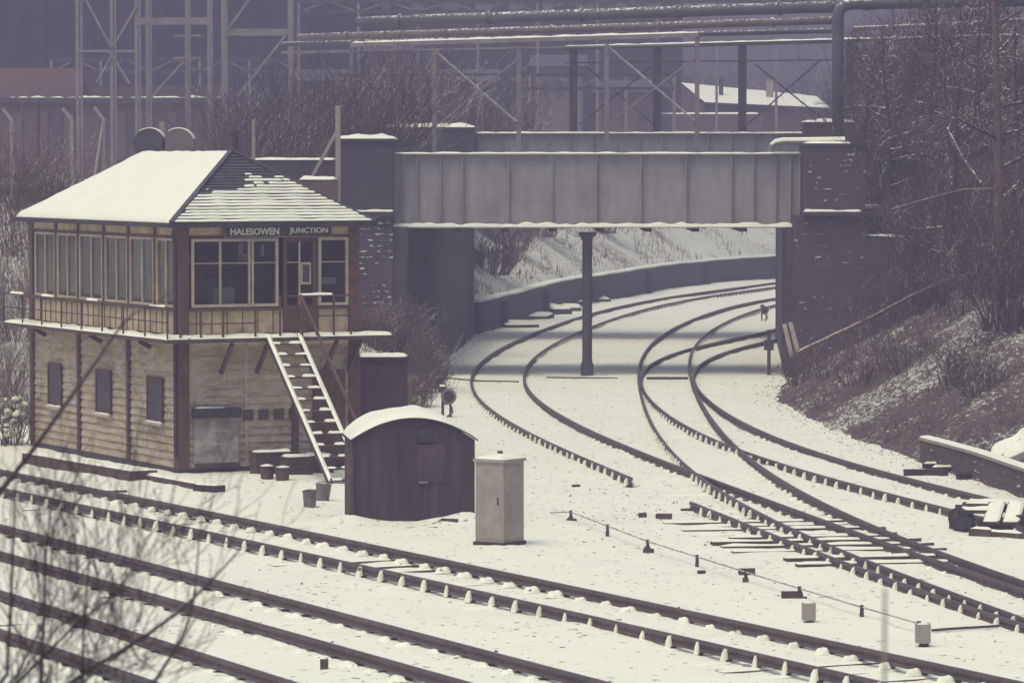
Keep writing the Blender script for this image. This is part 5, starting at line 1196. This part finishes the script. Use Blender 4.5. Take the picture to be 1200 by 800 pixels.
m = MB()
for k in range(1800):
    if k % 6 == 0: x, Y = random.gauss(3.0, 1.6), random.gauss(74, 4)
    elif k % 3 == 1: x, Y = random.uniform(-6, 9), random.uniform(50, 120)
    else: Y = random.uniform(60, 116); x = bank_edge_right(Y) - abs(random.gauss(0, .35))
    r_ = random.uniform(.008, .034); z = gh(x, Y) - .005
    vs = [(x + r_ * random.uniform(.6, 1.3) * math.cos(q), Y + r_ * math.sin(q), z) for q in (0, 1.3, 2.5, 3.8, 5.1)] + [(x + random.uniform(-.3, .3) * r_, Y, z + r_ * random.uniform(.5, 1.0))]
    m.add(vs, [(0, 1, 5), (1, 2, 5), (2, 3, 5), (3, 4, 5), (4, 0, 5)], sleeperm)
m.build('ballast_stones', kind='stuff')['label'] = 'dark ballast stones poking through the snow'
def truss(label, Y, px0, px1, yt, yb, nb, zbase, th=.13):
    a, b = at(px0, yt, Y), at(px1, yt, Y); c_, d_ = at(px0, yb, Y), at(px1, yb, Y); o = tuple(a); t = thing('works_truss', label, 'truss', o, 0, 'dim steel trusses of the works')
    m = MB(); m.beam(a, b, .15, .15, dsteel); m.build('top_chord', t, o); m = MB(); m.beam(c_, d_, .15, .15, dsteel); m.build('bottom_chord', t, o)
    for k in range(nb):
        p0, p1 = a.lerp(b, k / nb), a.lerp(b, (k + 1) / nb); q0, q1 = c_.lerp(d_, k / nb), c_.lerp(d_, (k + 1) / nb)
        m = MB(); m.beam(p0, q1, .07, .07, towersteel) if k % 2 else m.beam(q0, p1, .07, .07, towersteel); m.build('brace', t, o)
    for k in range(0, nb + 1, 2):
        p0 = a.lerp(b, k / nb); m = MB(); m.beam((p0.x, Y, zbase), p0, th, th, towersteel); m.build('post', t, o)
truss('dim lattice truss low behind the front steel frame', 178, 395, 790, 88, 104, 14, 4.9)
truss('dim lattice truss high behind the overhead pipes', 205, 350, 980, 2, 14, 18, 4.9)
truss('dim lattice truss behind the leftmost lattice frames', 215, 60, 350, 70, 84, 10, 4.9)
for i, (px, yt, w_, lab) in enumerate(((455, 60, 2.2, 'tall dim hopper block left behind the front steel frame'), (548, 95, 3.0, 'low dim plant shed behind the left X brace'), (655, 78, 2.6, 'dim plant block between the two X braces'), (735, 108, 3.4, 'low dim plant shed left of the white roof'), (375, 95, 2.8, 'dim plant block behind the snowy diagonal bracket'))):
    a = at(px, yt, 222); t, o = building('plant_block', lab, a.x - w_ / 2, a.x + w_ / 2, 222, 227, 4.9, a.z, [redbrick, clad2, pipem][i % 3], .7, slate)
    for k in range(3): m = MB(); m.box(a.x - w_ / 2 + .3 + k * w_ / 3.3, a.x - w_ / 2 + .7 + k * w_ / 3.3, 221.9, 221.999, a.z - 1.6, a.z - .7, dsteel); m.build('window', t, o)
# far wood on the hillside (reads as one mass)
m = MB()
for k in range(520):
    x = random.uniform(-6, 66); y = random.uniform(292, 330); z = hill(x, y) if y > 300 else 5; h = random.uniform(4, 7)
    p_ = Vector((x, y, z)); m.tube([p_, p_ + Vector((0, 0, h * .6))], [.12, .06], 4, twigm, cap=False)
    for q in range(12): grow(m, p_ + Vector((0, 0, h * random.uniform(.25, .6))), Vector((random.gauss(0, .6), random.gauss(0, .4), 1)).normalized(), h * .4, .05, 1, twigm, .7, (4,), 0, .02)
m.build('far_wood', kind='stuff')['label'] = 'bare wood on the far hillside'

# foreground tree whose twigs cross the bottom left corner
DN = 13.0
def nb_(px, py, d=DN): return at(px, py, d)
ft = thing('bare_tree', 'blurred dark twigs of a near tree across the bottom left corner', 'tree', (-2.35, 13.0, 0), 0); o = (-2.35, 13.0, 0)
m = MB(); m.tube([(-2.35, 13, -.3), (-2.32, 13.05, 2), (-2.2, 13, 3.6), (-2.05, 12.9, 4.9)], [.13, .11, .08, .05], 10, neartw); m.build('trunk', ft, o)
m = MB()
def limb(pts, r0, r1, sub=8, sl=.35, lvl=1):
    P_ = [Vector(p_) for p_ in pts]; n = len(P_); m.tube(P_, [r0 + (r1 - r0) * i / (n - 1) for i in range(n)], 7, neartw)
    for k in range(sub):
        t = (k + random.random()) / sub * (n - 1); j = min(n - 2, int(t)); a = P_[j].lerp(P_[j + 1], t - j); dd = (P_[j + 1] - P_[j]).normalized()
        nd = (dd * .6 + rnd_perp(dd) * .6 + Vector((0, 0, .25))); nd.y *= .4; grow(m, a, nd.normalized(), sl * random.uniform(.5, 1.1), r1 * .5, lvl, neartw, .5, (4, 4), 0, .0011)
tk = (-2.2, 13, 3.7)
limb([tk, nb_(-160, 760), nb_(-60, 640), nb_(0, 577), nb_(40, 525), nb_(78, 472), nb_(112, 425), nb_(140, 384), nb_(158, 366)], .0125, .003, 3, .10)
limb([tk, nb_(-60, 900), nb_(60, 815), nb_(105, 785), nb_(170, 745), nb_(215, 712), nb_(250, 678), nb_(284, 640)], .0125, .0025, 8, .28)
limb([(-2.15, 13, 4.2), nb_(-40, 850), nb_(8, 790), nb_(13, 700), nb_(16, 620), nb_(20, 560)], .009, .0025, 12, .3)
limb([tk, nb_(20, 880), nb_(48, 800), nb_(52, 700), nb_(54, 640), nb_(60, 590)], .010, .0022, 12, .28)
limb([tk, nb_(60, 900), nb_(95, 820), nb_(98, 740), nb_(104, 660), nb_(96, 600)], .008, .002, 12, .28)
limb([tk, nb_(120, 900), nb_(180, 800), nb_(215, 745), nb_(228, 700), nb_(232, 650), nb_(236, 600)], .008, .0018, 10, .25)
limb([tk, nb_(-20, 840), nb_(40, 780), nb_(90, 730), nb_(130, 700), nb_(160, 660)], .008, .0018, 22, .35, 2)
limb([tk, nb_(-40, 860), nb_(20, 790), nb_(50, 730), nb_(70, 690)], .008, .002, 18, .35, 2)
limb([tk, nb_(0, 880), nb_(60, 820), nb_(110, 790), nb_(150, 760)], .008, .002, 18, .3, 2)
limb([tk, nb_(-20, 870), nb_(60, 800), nb_(20, 740), nb_(-5, 700)], .008, .0018, 12, .3)
limb([tk, nb_(60, 920), nb_(130, 830), nb_(190, 790), nb_(160, 770), nb_(140, 720)], .007, .0018, 12, .3)
m.build('twigs', ft, o)
# pale out-of-focus cane in the near foreground, right
c = at(1037, 690, 7); m = MB(); m.tube([(c.x, 7, 0), (c.x, 7, c.z)], .003, 8, psteel); tag(m.build('pale_stake', None, (c.x, 7, 0)), 'blurred pale upright stake in the near foreground at lower right', 'stake')

# ================================================================ HAZE
hz = MB(); hz.box(-330, 330, -30, 640, -1.5, 90, snow); ho = hz.build('haze', kind='stuff'); ho.data.materials.clear()
hm = bpy.data.materials.new('haze'); hm.use_nodes = True; nt = hm.node_tree; nt.nodes.remove(nt.nodes['Principled BSDF'])
pv = nt.nodes.new('ShaderNodeVolumePrincipled'); pv.inputs['Color'].default_value = (0.76, 0.70, 1.0, 1); pv.inputs['Density'].default_value = 0.0021; pv.inputs['Anisotropy'].default_value = 0.0
nt.links.new(pv.outputs[0], nt.nodes['Material Output'].inputs['Volume']); ho.data.materials.append(hm); ho['label'] = 'thin bluish winter haze'

# ================================================================ LIGHT, SKY, CAMERA
w = bpy.data.worlds.new('World'); sc.world = w; w.use_nodes = True; nt = w.node_tree; bg = nt.nodes['Background']
sk = nt.nodes.new('ShaderNodeTexSky'); sk.sky_type = 'NISHITA'; sk.sun_disc = False; sd = Vector((-.32, -.42, 1.2)).normalized()
sk.sun_elevation = math.asin(sd.z); sk.sun_rotation = math.atan2(sd.x, sd.y) % (2 * math.pi); sk.dust_density = 4.0; sk.air_density = 1.0
hs = nt.nodes.new('ShaderNodeHueSaturation'); hs.inputs['Saturation'].default_value = 0.75
nt.links.new(sk.outputs[0], hs.inputs['Color']); nt.links.new(hs.outputs[0], bg.inputs['Color']); bg.inputs['Strength'].default_value = 0.12
sl_ = bpy.data.lights.new('sun', 'SUN'); sl_.energy = 1.05; sl_.angle = math.radians(25); sl_.color = (1.0, 0.95, 0.74)
so = bpy.data.objects.new('sun', sl_); COL.objects.link(so); so.rotation_euler = sd.to_track_quat('Z', 'Y').to_euler()
cam = bpy.data.cameras.new('camera'); co = bpy.data.objects.new('camera', cam); COL.objects.link(co); sc.camera = co
cam.sensor_width = 36; cam.lens = F / 1200 * 36; co.location = (0, 0, H); co.rotation_euler = (math.pi / 2 - PITCH, 0, 0); cam.clip_end = 4000; cam.clip_start = .5
cam.dof.use_dof = True; cam.dof.focus_distance = 85; cam.dof.aperture_fstop = 9
sc.view_settings.view_transform = 'Standard'; sc.view_settings.look = 'None'; sc.view_settings.exposure = 0.42; sc.view_settings.gamma = 1
sc.render.filter_size = 2.3
try: sc.cycles.volume_max_steps = 64
except Exception: pass
